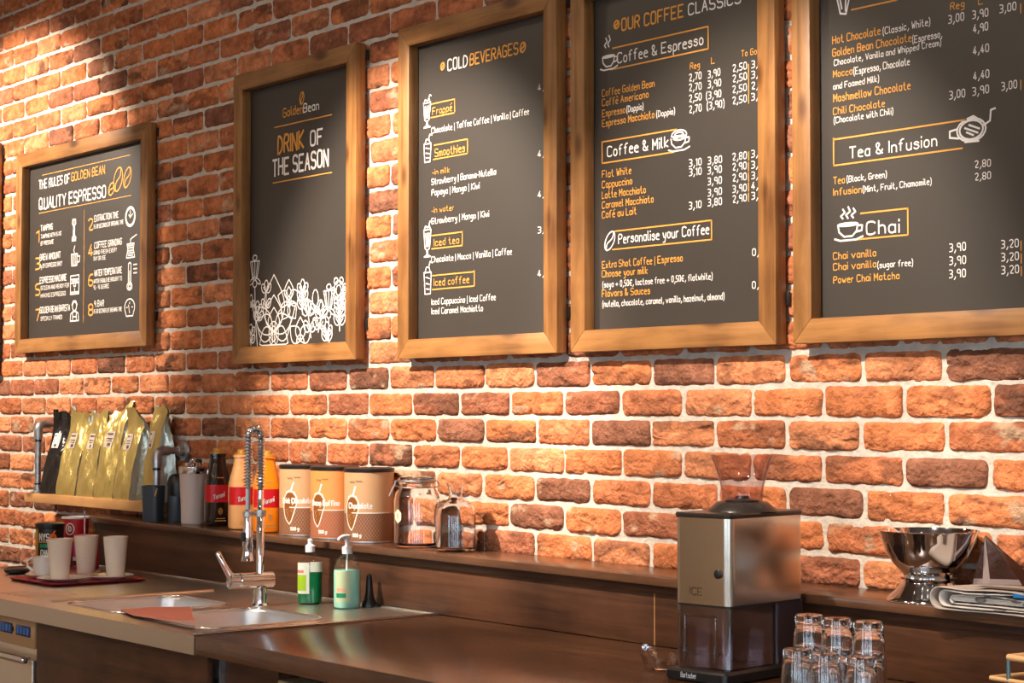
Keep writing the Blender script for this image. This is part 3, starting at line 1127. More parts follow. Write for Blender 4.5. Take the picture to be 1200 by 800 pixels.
def flowers():
    s = []
    fx = lambda a: -6.012 + (a - 75) / 700 * .658          # across the panel
    fz = lambda b: 1.742 + (770 - b) / 650 * .335
    s += lantern(fx(118), fz(345), .066, .10, .020)
    # the big flower
    cx, cz = fx(262), fz(690)
    s += [ell(cx, cz, .033, .045, 20), ell(cx, cz, .020, .028, 16)]
    for a, l, w in ((90, .135, .120), (22, .125, .105), (158, .125, .105), (-20, .10, .09), (200, .10, .09)):
        s += petal(cx, cz, math.radians(a), l, w, 2 if a == 90 else 1)
    for a, l, w in ((90, .205, .15), (35, .175, .09), (145, .175, .09)):
        s += petal(cx, cz, math.radians(a), l, w, 1)
    # star flower above it
    cx, cz = fx(372), fz(470)
    s += [ell(cx, cz, .016, .019, 12)]
    for k in range(5):
        s += petal(cx, cz, math.radians(90 + 72 * k), .075, .062, 2 if k == 0 else 1)
    # half flower along the bottom
    cx, cz = fx(455), 1.748
    s += [ell(cx, cz, .024, .026, 12, 0, PI)]
    for a in (90, 40, 140):
        s += petal(cx, cz, math.radians(a), .085, .065, 1)
    for px, py, h, n, le, r in ((205, 545, .085, 2, .0, .017), (150, 600, .04, 2, -.01, .017), (470, 570, .085, 3, .0, .018), (530, 735, .09, 2, -.02, .021), (580, 700, .06, 2, .02, .021), (560, 570, .03, 1, .0, .024), (725, 700, .085, 3, .0, .018), (640, 768, .03, 2, .0, .017), (90, 765, .045, 2, .0, .015), (95, 490, .02, 1, -.004, .012)):
        s += sprig(fx(px), max(fz(py), 1.745), h, n, le, r)
    s += lantern(fx(652), fz(605), .066, .10, .004)
    for px, py in ((718, 425), (775, 470)):
        cx, cz = fx(px), fz(py)
        for r in (.030, .016):
            s.append(ell(cx, cz, r, r * 1.15, 14))
        for k in range(6):
            s.append(ell(cx + .034 * math.cos(k * PI / 3), cz + .038 * math.sin(k * PI / 3), .012, .012, 8))
    lo, hi, zb = -6.016, -5.357, 1.7425
    return [[(min(max(a, lo), hi), max(b, zb)) for a, b in st] for st in s]


def bar(poly, y0, y1, name, m, parent):
    bm = bmesh.new()
    f = [bm.verts.new((x, y0, z)) for x, z in poly]
    b = [bm.verts.new((x, y1, z)) for x, z in poly]
    bm.faces.new(f)
    bm.faces.new(b[::-1])
    n = len(poly)
    for i in range(n):
        bm.faces.new((f[i], b[i], b[(i + 1) % n], f[(i + 1) % n]))
    bmesh.ops.bevel(bm, geom=bm.edges[:], offset=.0025, segments=2, profile=.5, affect='EDGES')
    mb = MB().bm(bm, False)
    ox, oz = poly[0]
    mb.v = [(x - ox, y, z - oz) for x, y, z in mb.v]
    o = mb.build(name, m, parent)
    o.location = (ox - parent.location.x, 0, oz - parent.location.z)
    return o


def board(n, x0, x1, z0, z1, label):
    t = thing('menu_board', label, 'menu board', ((x0 + x1) / 2, 0, z0), 0, 'framed chalkboard menus on the brick wall')
    off = Vector(t.location)

    def part(mb, name, m):
        mb.v = [(a - off.x, b, c - off.z) for a, b, c in mb.v]
        return mb.build(name, m, t)
    w = .062
    e = .0006
    a0, a1, c0, c1 = x0 + w, x1 - w, z0 + w, z1 - w
    part(MB().box(a0 - .012, a1 + .012, -.0085, -.0035, c0 - .012, c1 + .012), 'panel', M['board'])
    bar([(x0, z0), (x1, z0), (a1 + e, c0), (a0 - e, c0)], -.050, -.010, 'frame_rail', M['frame_h'], t)
    bar([(x0, z1), (a0 - e, c1), (a1 + e, c1), (x1, z1)], -.050, -.010, 'frame_rail', M['frame_h'], t)
    bar([(x0, z0 + e), (a0, c0 + e), (a0, c1 - e), (x0, z1 - e)], -.0495, -.010, 'frame_stile', M['frame_v'], t)
    bar([(x1, z0 + e), (x1, z1 - e), (a1, c1 - e), (a1, c0 + e)], -.0495, -.010, 'frame_stile', M['frame_v'], t)
    for zz in (z0 + .12, z1 - .04):
        part(MB().box(x1 - .02, x1 + .009, -.010, -.002, zz - .018, zz + .018, .002), 'wall_bracket', M['black'])
    wm, om, dm = MB(), MB(), MB()
    for pen, txt, x, z, wd, cap in TEXTS.get(n, []):
        tgt = wm if pen in 'wWHh' else om
        if pen in 'BHbh':
            txt = txt.upper()
        ribbon(tgt, text_strokes(txt, x, z, wd, cap), max(.0021, cap * PEN[pen]), INK_Y)
    for xa, za, xb, zb in RULES.get(n, []):
        ribbon(om, [[(xa, za), (xb, zb)]], .0042 if n != 1 else .003, INK_Y)
    white, orange = [], []
    if n == 1:
        orange += bean(-7.085, 2.47, .036, .052, -.5) + bean(-7.145, 2.435, .022, .030, -.9) + bean(-7.0, 2.47, .028, .046, -.6)
        for nm, x, z, ww, hh in (('tamper', -7.545, 2.243, .09, .092), ('cup', -7.535, 2.130, .10, .09), ('machine', -7.535, 2.010, .092, .080), ('person', -7.535, 1.893, .092, .088), ('clock', -7.02, 2.262, .096, .085), ('grinder', -7.02, 2.135, .105, .095), ('thermometer', -7.02, 2.0, .115, .115), ('gauge', -7.02, 1.892, .096, .075)):
            white += at_box(x, z, ww, hh, ICON[nm])
    elif n == 2:
        orange += bean(-5.651, 2.622, .013, .022, -.25)
        white += flowers()
    elif n == 3:
        orange += bean(-4.803, 2.613, .009, .011, -.5) + bean(-4.391, 2.611, .012, .015, -.5)
        for (x, z0_, hh), sh in (((-4.913, 2.425, .10), TALL), ((-4.910, 2.307, .085), MUG), ((-4.910, 2.002, .11), TALL), ((-4.908, 1.876, .10), MUG)):
            white += at_box(x, z0_, .05, hh, sh)
    elif n == 4:
        orange += bean(-3.962, 2.611, .010, .011, -.5)
        white += at_box(-4.033, 2.485, .075, .065, CUP) + at_box(-4.03, 2.485, .07, .10, STEAM[:2])
        white += at_box(-3.748, 2.218, .085, .065, CUP) + [ell(-3.705, 2.262, .03, .014, 14), ell(-3.705, 2.262, .018, .008, 10)]
        white += bean(-3.993, 1.99, .017, .030, -.6)
    elif n == 5:
        white += at_box(-3.145, 2.497, .075, .075, [[(.1, 1), (.35, .05), (.6, 0), (.8, .7), (.1, 1)], [(.25, .9), (.42, .2)], [(.6, .8), (.58, .1)]])
        white += at_box(-2.775, 2.128, .125, .075, TEAPOT)
        white += at_box(-3.142, 1.926, .092, .068, CUP) + at_box(-3.14, 1.926, .085, .085, STEAM)
    if white:
        ribbon(dm, white, {1: .0055, 2: .0044, 3: .0040, 4: .0042, 5: .0048}[n], INK_Y)
    if orange:
        ribbon(om, orange, {1: .007, 2: .005, 3: .006, 4: .006}[n], INK_Y)
    if wm.f:
        part(wm, 'white_lettering', M['white_ink'])
    if om.f:
        part(om, 'orange_lettering', M['orange_ink'])
    if dm.f:
        part(dm, 'chalk_drawing', M['white_ink'])
    return t


BZ0, BZ1 = 1.672, 2.757
board(0, -9.09, -8.272, BZ0, BZ1, 'framed board beyond the espresso rules board, only its dark edge showing')
board(1, -8.025, -6.750, 1.764, 2.668, 'wide framed board headed The Rules of Golden Bean Quality Espresso')
board(2, -6.066, -5.244, 1.676, 2.756, 'tall framed board reading Drink of the Season above white chalk flowers')
board(3, -4.998, -4.184, BZ0, BZ1, 'framed chalkboard menu headed Cold Beverages with frappes and smoothies')
board(4, -4.122, -3.308, BZ0, BZ1, 'framed chalkboard menu headed Our Coffee Classics with two price columns')
board(5, -3.249, -2.435, BZ0, BZ1, 'framed chalkboard menu listing hot chocolate, tea and infusion, and chai')

# ------------------------------------------------------------------ counter, ledge and sink
W = 0.885                                            # height of the worktop


def LZ(x):
    """Top of the ledge (it falls very slightly towards the right)."""
    return 1.0645 + .0043 * (-3.03 - x)


def slab_on_ledge(mb, x0, x1, y0, y1, t, over=0.0):
    za, zb = LZ(x0) + over, LZ(x1) + over
    v = [(x0, y0, za - t), (x1, y0, zb - t), (x1, y1, zb - t), (x0, y1, za - t), (x0, y0, za), (x1, y0, zb), (x1, y1, zb), (x0, y1, za)]
    bm = bmesh.new()
    vs = [bm.verts.new(p) for p in v]
    for f in ((3, 2, 1, 0), (4, 5, 6, 7), (0, 1, 5, 4), (1, 2, 6, 5), (2, 3, 7, 6), (3, 0, 4, 7)):
        bm.faces.new([vs[i] for i in f])
    bmesh.ops.bevel(bm, geom=bm.edges[:], offset=.0015, segments=2, profile=.5, affect='EDGES')
    return mb.bm(bm, False)


LEDGE_X0, RIGHT_END = -6.93, -1.25
t = thing('back_ledge', 'long dark brown wooden ledge with upright backing along the foot of the brick wall', 'ledge')
slab_on_ledge(MB(), LEDGE_X0, RIGHT_END, -.218, -.004, .022).build('ledge_board', M['top_wood'], t)
for a, b in ((LEDGE_X0 + .03, -3.6155), (-3.6125, RIGHT_END)):
    MB().box(a, b, -.192, -.176, W + .0005, 1.034, .001).build('backing_panel', M['dark_wood'], t)
MB().box(-3.6155, -3.6125, -.1925, -.178, W + .0005, 1.034).build('joint_strip', M['pine'], t)
slab_on_ledge(MB(), LEDGE_X0 + .02, RIGHT_END, -.195, -.02, .024, -.0222).build('support_rail', M['dark_wood'], t)

SX1 = -4.556
tag(MB().box(SX1 + .002, RIGHT_END, -1.036, -.193, W - .052, W - .001, .002).build('worktop', M['top_wood']),
    'satin dark brown wooden worktop running right from the steel sink', 'worktop')


def rrect(x0, x1, y0, y1, r, z, n=6):
    out = []
    for cx, cy, a in ((x1 - r, y1 - r, 0), (x0 + r, y1 - r, 90), (x0 + r, y0 + r, 180), (x1 - r, y0 + r, 270)):
        for k in range(n + 1):
            w = math.radians(a + 90 * k / n)
            out.append((cx + r * math.cos(w), cy + r * math.sin(w), z))
    return out


SINK_X0, SINK_Y0, SINK_Y1 = -6.99, -1.036, -.194
BOWLS = [(-5.600, -5.195, -.945, -.535), (-5.085, -4.662, -.945, -.520)]
t = thing('sink_unit', 'stainless steel double bowl sink with draining board set into the counter', 'sink')
mb = MB()
xs = [SINK_X0] + [c for b in BOWLS for c in b[:2]] + [SX1]
for i in range(0, len(xs) - 1, 2):
    mb.quad((xs[i], SINK_Y0, W), (xs[i + 1], SINK_Y0, W), (xs[i + 1], SINK_Y1, W), (xs[i], SINK_Y1, W))
for x0, x1, y0, y1 in BOWLS:
    mb.quad((x0, SINK_Y0, W), (x1, SINK_Y0, W), (x1, y0, W), (x0, y0, W))
    mb.quad((x0, y1, W), (x1, y1, W), (x1, SINK_Y1, W), (x0, SINK_Y1, W))
    lp = rrect(x0, x1, y0, y1, .075, W)
    for c, (px, py) in enumerate(((x1, y1), (x0, y1), (x0, y0), (x1, y0))):
        arc = lp[c * 7:c * 7 + 7]
        for q0, q1 in zip(arc[:-1], arc[1:]):
            mb.add([(px, py, W), q0, q1], [(0, 1, 2)], False)
mb.box(SINK_X0, SX1, SINK_Y0 - .001, SINK_Y0 + .002, W - .053, W - .0002)
mb.box(SX1 - .0015, SX1, SINK_Y0, SINK_Y1, W - .05, W)
mb.build('deck', M['steel'], t)
MB().box(SX1 - .012, SX1, SINK_Y0, SINK_Y1, W + .0002, W + .006, .002).build('raised_edge', M['chrome_satin'], t)
MB().box(SINK_X0, SX1 - .013, SINK_Y1 - .012, SINK_Y1, W + .0002, W + .006, .002).build('raised_edge', M['chrome_satin'], t)
MB().box(SINK_X0, SINK_X0 + .012, SINK_Y0, SINK_Y1 - .013, W + .0002, W + .006, .002).build('raised_edge', M['chrome_satin'], t)
MB().tube([(-5.65, -.95, W + .001), (-5.65, -.36, W + .001)], .006, 8).build('drainer_ridge', M['steel'], t)
for k in range(5):
    MB().tube([(-6.02 + k * .05, -.96, W), (-6.02 + k * .05, -.78, W)], .004, 6).build('drainer_ridge', M['steel'], t)
for x0, x1, y0, y1 in BOWLS:
    bl = MB()
    cx, cy = (x0 + x1) / 2, (y0 + y1) / 2
    rings = []
    for d, ins, rr in ((.0, -.004, .078), (-.003, .001, .075), (-.012, .004, .072), (-.14, .010, .068), (-.165, .022, .06), (-.175, .05, .05)):
        rings.append(rrect(x0 + ins, x1 - ins, y0 + ins, y1 - ins, rr, W + .0012 + d))
    n = len(rings[0])
    vs = [p for r in rings for p in r]
    fs = [(i * n + k, i * n + (k + 1) % n, (i + 1) * n + (k + 1) % n, (i + 1) * n + k) for i in range(len(rings) - 1) for k in range(n)]
    fs.append(tuple((len(rings) - 1) * n + k for k in range(n)))
    bl.add(vs, fs)
    b = bl.build('bowl', M['bowl_steel'], t, autosmooth=False)
    rim = rrect(x0, x1, y0, y1, .075, W + .001)
    MB().tube(rim + rim[:1], .0035, 8).build('rim', M['chrome_satin'], b)
    d = MB().lathe([(.045, W - .172), (.045, W - .169), (.03, W - .170), (.028, W - .176)], 24, cx, cy)
    d.build('drain', M['chrome'], b)

# under the counter
t = thing('base_cabinet', 'dark wooden cabinet front below the steel sink', 'cabinet')
MB().box(-5.625, -4.53, -.99, -.40, .10, W - .20).build('body', M['dark_wood'], t)
MB().box(-5.632, -4.530, -1.010, -.991, .10, W - .056, .0015).build('door', M['dark_wood'], t)
t = thing('cupboard', 'dark cupboard with narrow upright edge under the corner of the wooden worktop', 'cupboard')
MB().box(-4.50, -4.225, -.97, -.40, .10, W - .056).build('body', M['dark_wood'], t)
MB().box(-4.508, -4.502, -.985, -.40, .10, W - .056).build('edge_strip', M['galv'], t)
t = thing('refrigerated_drawer_unit', 'pale beige unit under the wooden worktop, only its top corner showing', 'counter unit')
MB().box(-4.205, -1.30, -.985, -.35, .08, W - .085, .004).build('body', plain('beige_enamel', 176, 150, 118, .4), t)
MB().box(-4.19, -1.32, -1.003, -.986, .12, W - .10, .004).build('drawer', plain('beige_enamel', 176, 150, 118, .4), t)
t = thing('dishwasher', 'stainless dishwasher with two blue displays under the draining board', 'dishwasher')
beige = plain('dishwasher_panel', 186, 150, 112, .4, metal=.3)
MB().box(-6.25, -5.660, -.985, -.40, .08, W - .070, .003).build('body', M['steel'], t)
cp = MB().box(-6.25, -5.660, -1.005, -.986, .735, W - .062, .003).build('control_panel', beige, t)
for x in (-5.885, -5.745):
    dp = MB().box(x - .055, x + .055, -1.0075, -1.0045, .770, .805, .001).build('display', plain('display_blue', 20, 34, 92, .2), cp)
    g = MB()
    for k in range(4):
        g.box(x - .045 + k * .025, x - .030 + k * .025, -1.0085, -1.0074, .776, .799)
    g.build('digits', plain('display_digit', 40, 110, 190, .3), dp)
    MB().lathe([(.010, -.002), (.010, .004), (.007, .006)], 14).build('button', M['black'], cp, loc=(x - .085, -1.006, .787)).rotation_euler = (PI / 2, 0, 0)
MB().box(-6.25, -5.660, -1.012, -.986, .10, .70, .003).build('door', M['steel'], t)
MB().box(-6.25, -5.665, -1.045, -1.020, .690, .712, .006, 3).box(-6.2, -6.18, -1.022, -1.0, .695, .707).box(-5.72, -5.70, -1.022, -1.0, .695, .707).build('handle', M['chrome'], t)

# ------------------------------------------------------------------ faucet
FX, FY = -5.118, -.492
t = thing('kitchen_faucet', 'chrome pull-down faucet with tall spring hose behind the two sink bowls', 'faucet', (FX, FY, W + .0005))
MB().lathe([(.030, 0), (.030, .004), (.024, .010), (.022, .045), (.022, .06)], 24).build('base', M['chrome'], t)
MB().lathe([(.0125, .05), (.0125, .29), (.0095, .295), (.0095, .365)], 20).build('riser', M['chrome'], t)
mb = MB()
ax = Vector((-.12, -1, 0)).normalized()
hc = Vector((0, 0, .082))
mb.tube([hc - ax * .045, hc - ax * .042, hc + ax * .070, hc + ax * .072, hc + ax * .074, hc + ax * .104, hc + ax * .108], [.021, .0245, .0245, .0225, .0245, .0245, .019], 24)
mb.build('mixer_body', M['chrome'], t)
mb = MB()
l0 = hc + ax * .09
mb.tube([l0, l0 + ax * .010 + Vector((0, 0, .014)), l0 + ax * .030 + Vector((-.004, 0, .050)), l0 + ax * .048 + Vector((-.010, 0, .088)), l0 + ax * .050 + Vector((-.010, 0, .092))], [.017, .0125, .0095, .0085, .006], 14)
mb.build('lever', M['chrome'], t)
GAPY = .046
path = [(0, 0, .30 + .01 * k) for k in range(0, 24)]
top = .535
path += [(0, -GAPY / 2 + GAPY / 2 * math.cos(a), top + GAPY / 2 * math.sin(a)) for a in [PI * k / 12 for k in range(13)]]
path += [(0, -GAPY, top - .01 - .01 * k) for k in range(0, 24)]
MB().tube(path, .0075, 10).build('hose', plain('grey_hose', 120, 124, 132, .35), t)
# the spring: a coil wound round the upper part of the hose
L = [0.0]
P3 = [Vector(p) for p in path]
for a, b in zip(P3[:-1], P3[1:]):
    L.append(L[-1] + (b - a).length)
s0, s1, pitch, rc = .075, L[-1] - .085, .0098, .0125
coil = []
s = s0
while s < s1:
    i = max(k for k in range(len(L)) if L[k] <= s)
    i = min(i, len(L) - 2)
    f = (s - L[i]) / max(L[i + 1] - L[i], 1e-6)
    p = P3[i].lerp(P3[i + 1], f)
    tg = (P3[min(i + 2, len(P3) - 1)] - P3[max(i - 1, 0)]).normalized()
    e1 = Vector((1, 0, 0))
    e2 = tg.cross(e1).normalized()
    w = 2 * PI * (s - s0) / pitch
    coil.append(p + rc * (math.cos(w) * e1 + math.sin(w) * e2))
    s += pitch / 12
MB().tube(coil, .0019, 6).build('spring', M['chrome'], t)
mb = MB()
mb.lathe([(.0105, .305), (.012, .30), (.013, .255), (.016, .235), (.017, .19), (.015, .18), (.0185, .155), (.021, .145), (.018, .143)], 20, 0, -GAPY)
sh = mb.build('spray_head', M['chrome'], t)
MB().box(-.012, .012, -GAPY - .021, -GAPY - .012, .205, .235, .003).build('spray_button', M['black'], sh)
MB().box(-.006, .006, -GAPY + .005, .012, .288, .298, .002).lathe([(.0185, .283), (.0185, .303)], 16).lathe([(.0165, .285), (.0165, .30)], 16, 0, -GAPY).build('hose_clip', M['galv'], t)

# ------------------------------------------------------------------ things round the sink
# green washing-up liquid


def patch(mb, r, z0, z1, a0, a1, cx=0, cy=0, p=2.0, sx=1.0, sy=1.0, rot=0.0, n=14, rz=None):
    """Part of a lathe's skin between two angles; r may vary with z through rz."""
    vs = []
    m = 8 if rz else 2
    for j in range(m):
        z = z0 + (z1 - z0) * j / (m - 1)
        rr = rz(z) if rz else r
        for k in range(n + 1):
            a = a0 + (a1 - a0) * k / n
            c, s_ = math.cos(a), math.sin(a)
            q = (abs(c) ** p + abs(s_) ** p) ** (-1 / p)
            x, y = rr * q * c * sx, rr * q * s_ * sy
            vs.append((cx + x * math.cos(rot) - y * math.sin(rot), cy + x * math.sin(rot) + y * math.cos(rot), z))
    fs = [(j * (n + 1) + k, j * (n + 1) + k + 1, (j + 1) * (n + 1) + k + 1, (j + 1) * (n + 1) + k) for j in range(m - 1) for k in range(n)]
    return mb.add(vs, fs)


def round_text(words, r, z, a_mid, cap, width, pen=.15, p=2.0):
    """Lettering wrapped round an upright can of radius r, centred on angle a_mid."""
    mb = MB()
    st = text_strokes(words, -width / 2, z, width, cap)
    fine = []
    for s_ in st:
        q = [s_[0]]
        for a, b in zip(s_[:-1], s_[1:]):
            q += [((a[0] + b[0]) / 2, (a[1] + b[1]) / 2), b]
        fine.append(q)
    ribbon(mb, fine, cap * pen, 0, lambda a, b: (r * math.cos(a_mid + a / r), r * math.sin(a_mid + a / r), b))
    return mb


def facing(x, y):
    return math.atan2(-3.557 - y, -x)


gx, gy = -5.072, -.335
fa = facing(gx, gy)
t = thing('dish_soap_bottle', 'clear flat bottle of dark green washing-up liquid with white cap beside the sink', 'dish soap', (gx, gy, W), fa + PI / 2)
k = dict(p=2.6, sx=1.0, sy=.62)
prof = [(.030, .001), (.0375, .006), (.039, .02), (.038, .06), (.039, .105), (.0385, .130), (.033, .146), (.022, .157), (.013, .163), (.013, .170)]
MB().lathe([(.0389, .104)] + prof[5:], 40, cap0=False, **k).build('bottle', M['glass'], t)
MB().lathe([p_ for p_ in prof if p_[1] < .1] + [(.0389, .103), (.030, .1035)], 40, **k).build('filled_body', plain('green_liquid', 0, 100, 55, .06, coat=.6), t)
MB().lathe([(.0155, .166), (.0155, .186), (.012, .189), (.008, .191), (.007, .198), (.0085, .203), (.006, .208), (.002, .209)], 20).build('cap', M['white_plastic'], t)
lb = patch(MB(), .0395, .035, .134, -PI * .98, -PI * .52, **k).build('label', plain('pale_label', 206, 212, 196, .5), t)
patch(MB(), .0398, .045, .095, -PI * .94, -PI * .60, **k).build('printed_field', plain('lime_print', 150, 186, 30, .5), lb)
patch(MB(), .0398, .101, .110, -PI * .92, -PI * .66, **k).build('printed_title', plain('rose_print', 214, 120, 120, .5), lb)
patch(MB(), .0395, .104, .136, -PI * .50, -PI * .10, **k).build('back_label', plain('pale_label', 206, 212, 196, .5), t)

gx, gy = -4.893, -.312
fa = facing(gx, gy)
t = thing('hand_soap_bottle', 'clear pump bottle of mint green hand soap standing on the sink edge', 'hand soap', (gx, gy, W), fa + PI / 2 + .5)
k = dict(p=3.2, sx=1.0, sy=.80)
prof = [(.034, .001), (.0385, .005), (.040, .02), (.040, .11), (.037, .132), (.030, .150), (.020, .163), (.013, .168), (.0125, .176)]
MB().lathe([(.0385, .122)] + prof[4:], 40, cap0=False, **k).build('bottle', M['glass'], t)
MB().lathe([p_ for p_ in prof if p_[1] < .12] + [(.0385, .121), (.030, .1215)], 40, **k).build('filled_body', plain('mint_soap', 160, 222, 198, .1, coat=.6), t)
MB().lathe([(.016, .170), (.017, .190), (.012, .193), (.0065, .195), (.0065, .218), (.010, .219), (.010, .228), (.006, .230)], 20).build('pump', M['white_plastic'], t)
MB().tube([(0, 0, .223), (-.02, -.012, .225), (-.042, -.024, .220), (-.046, -.027, .214)], [.008, .007, .005, .004], 10).build('spout', M['white_plastic'], t)
MB().tube([(0, 0, .17), (0, .004, .11)], .003, 8).build('dip_tube', M['white_plastic'], t)
lb = patch(MB(), .0404, .022, .118, -PI * .98, -PI * .55, **k).build('label', plain('mint_label', 190, 205, 165, .5), t)
patch(MB(), .0407, .036, .050, -PI * .95, -PI * .66, **k).build('printed_band', plain('dark_mint_print', 20, 130, 88, .5), lb)
patch(MB(), .0407, .055, .066, -PI * .93, -PI * .68, **k).build('printed_flower', plain('peach_print', 226, 170, 140, .5), lb)

t = thing('sink_stopper', 'small black tapered stopper leaning on the backing right of the hand soap', 'stopper', (-4.912, -.238, W + .0005))
MB().lathe([(.024, .0), (.024, .012), (.017, .024), (.012, .05), (.010, .085), (.007, .100), (.002, .103)], 20, 0.03, 0.002).build('cone', M['black'], t)

# pink cloth hanging over the front edge of the middle of the sink
mb = MB()
A, B_, C_, D_ = Vector((-5.215, -.925, W + .0105)), Vector((-5.165, -.715, W + .0135)), Vector((-4.700, -.955, W + .0135)), Vector((-5.060, -.962, W + .0105))
n = 16
for sgn in (0, 1):
    pass
vs, fs = [], []
for i in range(n + 1):
    for j in range(n + 1):
        u, v = i / n, j / n
        p = A.lerp(D_, u).lerp(B_.lerp(C_, u), v)
        p.z += .004 * math.sin(u * 9 + v * 5) * v + .006 * u * v
        vs.append(p)
for lay in range(2):
    pass
N = (n + 1) * (n + 1)
vs += [p - Vector((0, 0, .004)) for p in vs]
for i in range(n):
    for j in range(n):
        a = i * (n + 1) + j
        fs.append((a, a + n + 1, a + n + 2, a + 1))
        fs.append((N + a, N + a + 1, N + a + n + 2, N + a + n + 1))
rim = [i * (n + 1) for i in range(n + 1)] + [n * (n + 1) + j for j in range(1, n + 1)] + [i * (n + 1) + n for i in range(n - 1, -1, -1)] + [j for j in range(n - 1, 0, -1)]
for a, b in zip(rim, rim[1:] + rim[:1]):
    fs.append((a, b, N + b, N + a))
mb.add(vs, fs)
tag(mb.build('dish_cloth', mat('pink_cloth', lin(240, 152, 136), .9, bump=.4, bscale=300)), 'pink dish cloth spread over the rim between the sink bowls', 'cloth')

# ------------------------------------------------------------------ tray with used glasses
mb = MB()
bm = bmesh.new()
rings = [rrect(-6.490, -6.125, -.728, -.372, .03, W + .001), rrect(-6.503, -6.112, -.741, -.359, .035, W + .010), rrect(-6.499, -6.116, -.737, -.363, .033, W + .010), rrect(-6.486, -6.129, -.724, -.376, .03, W + .005)]
n = len(rings[0])
mb.add([p for r in rings for p in r], [(i * n + q, i * n + (q + 1) % n, (i + 1) * n + (q + 1) % n, (i + 1) * n + q) for i in range(3) for q in range(n)] + [tuple(range(n)), tuple(3 * n + q for q in range(n))])
tag(mb.build('serving_tray', M['red']), 'red serving tray holding used cups and glasses on the draining board', 'tray')
TZ = W + .0052


def saucer(x, y, r, label, name='saucer'):
    mb = MB().lathe([(r * .5, 0), (r * .55, .003), (r * .90, .0105), (r, .0140), (r * .99, .0155), (r * .9, .0125), (r * .55, .0058), (r * .1, .0055)], 40)
    o = mb.build(name, M['china'], None, (x, y, TZ))
    return tag(o, label, 'saucer', 'saucers on the red tray')


saucer(-6.268, -.622, .094, 'white saucer under the front milky glass on the red tray')
saucer(-6.243, -.452, .088, 'white saucer with a spoon under the milky glass standing alone')
saucer(-6.432, -.618, .072, 'white saucer under the handled coffee cup')


def latte_glass(x, y, z, label):
    t = thing('latte_glass', label, 'glass', (x, y, z), 0, 'used latte glasses on the red tray')
    MB().lathe([(.030, 0), (.0325, .003), (.034, .02), (.040, .085), (.0455, .146), (.0435, .146), (.038, .085), (.032, .022), (.02, .016)], 32).build('tumbler', M['frosted'], t)
    MB().lathe([(.030, .019), (.0305, .03), (.0365, .085), (.0405, .128), (.02, .130)], 32).build('milk_film', plain('milk_film', 176, 158, 140, .6), t)
    return t


latte_glass(-6.274, -.634, TZ + .0058, 'used milky latte glass standing in front beside the coffee cup')
latte_glass(-6.452, -.445, TZ, 'used milky latte glass holding the long spoon, behind the front glass')
latte_glass(-6.262, -.420, TZ + .0058, 'used milky latte glass standing alone before the dark backing')
t = thing('coffee_cup', 'white handled coffee cup on the red tray beside a milky glass', 'cup', (-6.432, -.618, TZ + .0058))
MB().lathe([(.026, 0), (.028, .003), (.036, .012), (.043, .035), (.0455, .072), (.043, .072), (.040, .036), (.033, .014), (.01, .008)], 32).build('bowl', M['china'], t)
hp = [(-.040, -.012, .058), (-.058, -.026, .064), (-.072, -.036, .052), (-.072, -.036, .034), (-.056, -.024, .018), (-.036, -.010, .020)]
MB().tube(hp, .0052, 10).build('handle', M['china'], t)


def spoon(name, label, p0, p1, m):
    p0, p1 = Vector(p0), Vector(p1)
    d = (p1 - p0).normalized()
    mb = MB()
    mb.tube([p0, p0.lerp(p1, .6), p1], [.0035, .0025, .0022], 8)
    q = d.cross(Vector((0, 0, 1))).normalized()
    vs, fs = [], []
    ln, wd = .042, .013
    for s_ in (0, .002):
        for i in range(13):
            a = 2 * PI * i / 12
            vs.append(p1 + d * (ln / 2 + ln / 2 * math.cos(a)) + q * wd * math.sin(a) + Vector((0, 0, s_ + .002)))
    fs = [tuple(range(12)), tuple(13 + i for i in range(12))] + [(i, (i + 1) % 12, 13 + (i + 1) % 12, 13 + i) for i in range(12)]
    mb.add(vs, fs)
    return tag(mb.build(name, m), label, 'spoon')


spoon('latte_spoon', 'long spoon standing up in the milky glass before the red tub', (-6.500, -.430, TZ + .235), (-6.452, -.452, TZ + .03), M['galv'])
spoon('tea_spoon', 'small brass coloured spoon lying on a white saucer', (-6.345, -.445, TZ + .022), (-6.272, -.500, TZ + .016), plain('brass', 190, 150, 70, .25, metal=.8))

# packets behind the tray
t = thing('sauce_tin', 'black tin with colourful print and black lid behind the coffee cup', 'tin', (-6.835, -.415, W + .0005))
MB().lathe([(.052, 0), (.054, .004), (.054, .158), (.052, .160)], 36).build('body', plain('tin_black', 26, 22, 20, .4), t)
MB().lathe([(.056, .160), (.057, .163), (.057, .178), (.050, .181), (.03, .181)], 36).build('lid', M['black'], t)
fa = facing(-6.835, -.415)
patch(MB(), .0545, .004, .158, fa - 1.9, fa - .95).build('gold_side_panel', plain('mustard_print', 178, 128, 50, .5), t)
patch(MB(), .0545, .105, .110, fa - .9, fa + .9).build('gold_line', plain('mustard_print', 178, 128, 50, .5), t)
patch(MB(), .0545, .086, .100, fa - .75, fa + .8).build('green_stripe', plain('green_print', 30, 130, 90, .5), t)
patch(MB(), .0545, .02, .070, fa - .45, fa + .15).build('green_leaf', plain('green_print', 30, 130, 90, .5), t)
mb = MB()
ribbon(mb, [ell(.012, .126, .012, .012, 14), ell(.012, .126, .006, .006, 10), [(.012, .140), (.02, .150)]], .006, 0, lambda a, b: (.0548 * math.cos(fa + a / .0548), .0548 * math.sin(fa + a / .0548), b))
mb.build('orange_emblem', plain('orange_print', 236, 110, 30, .5), t)
mb = round_text('NYS', .0548, .114, fa - .42, .026, .040, .17)
ribbon(mb, text_strokes('CHAI', -.036, .055, .03, .022), .0035, 0, lambda a, b: (.0548 * math.cos(fa + a / .0548), .0548 * math.sin(fa + a / .0548), b))
mb.build('lettering', M['paper'], t)

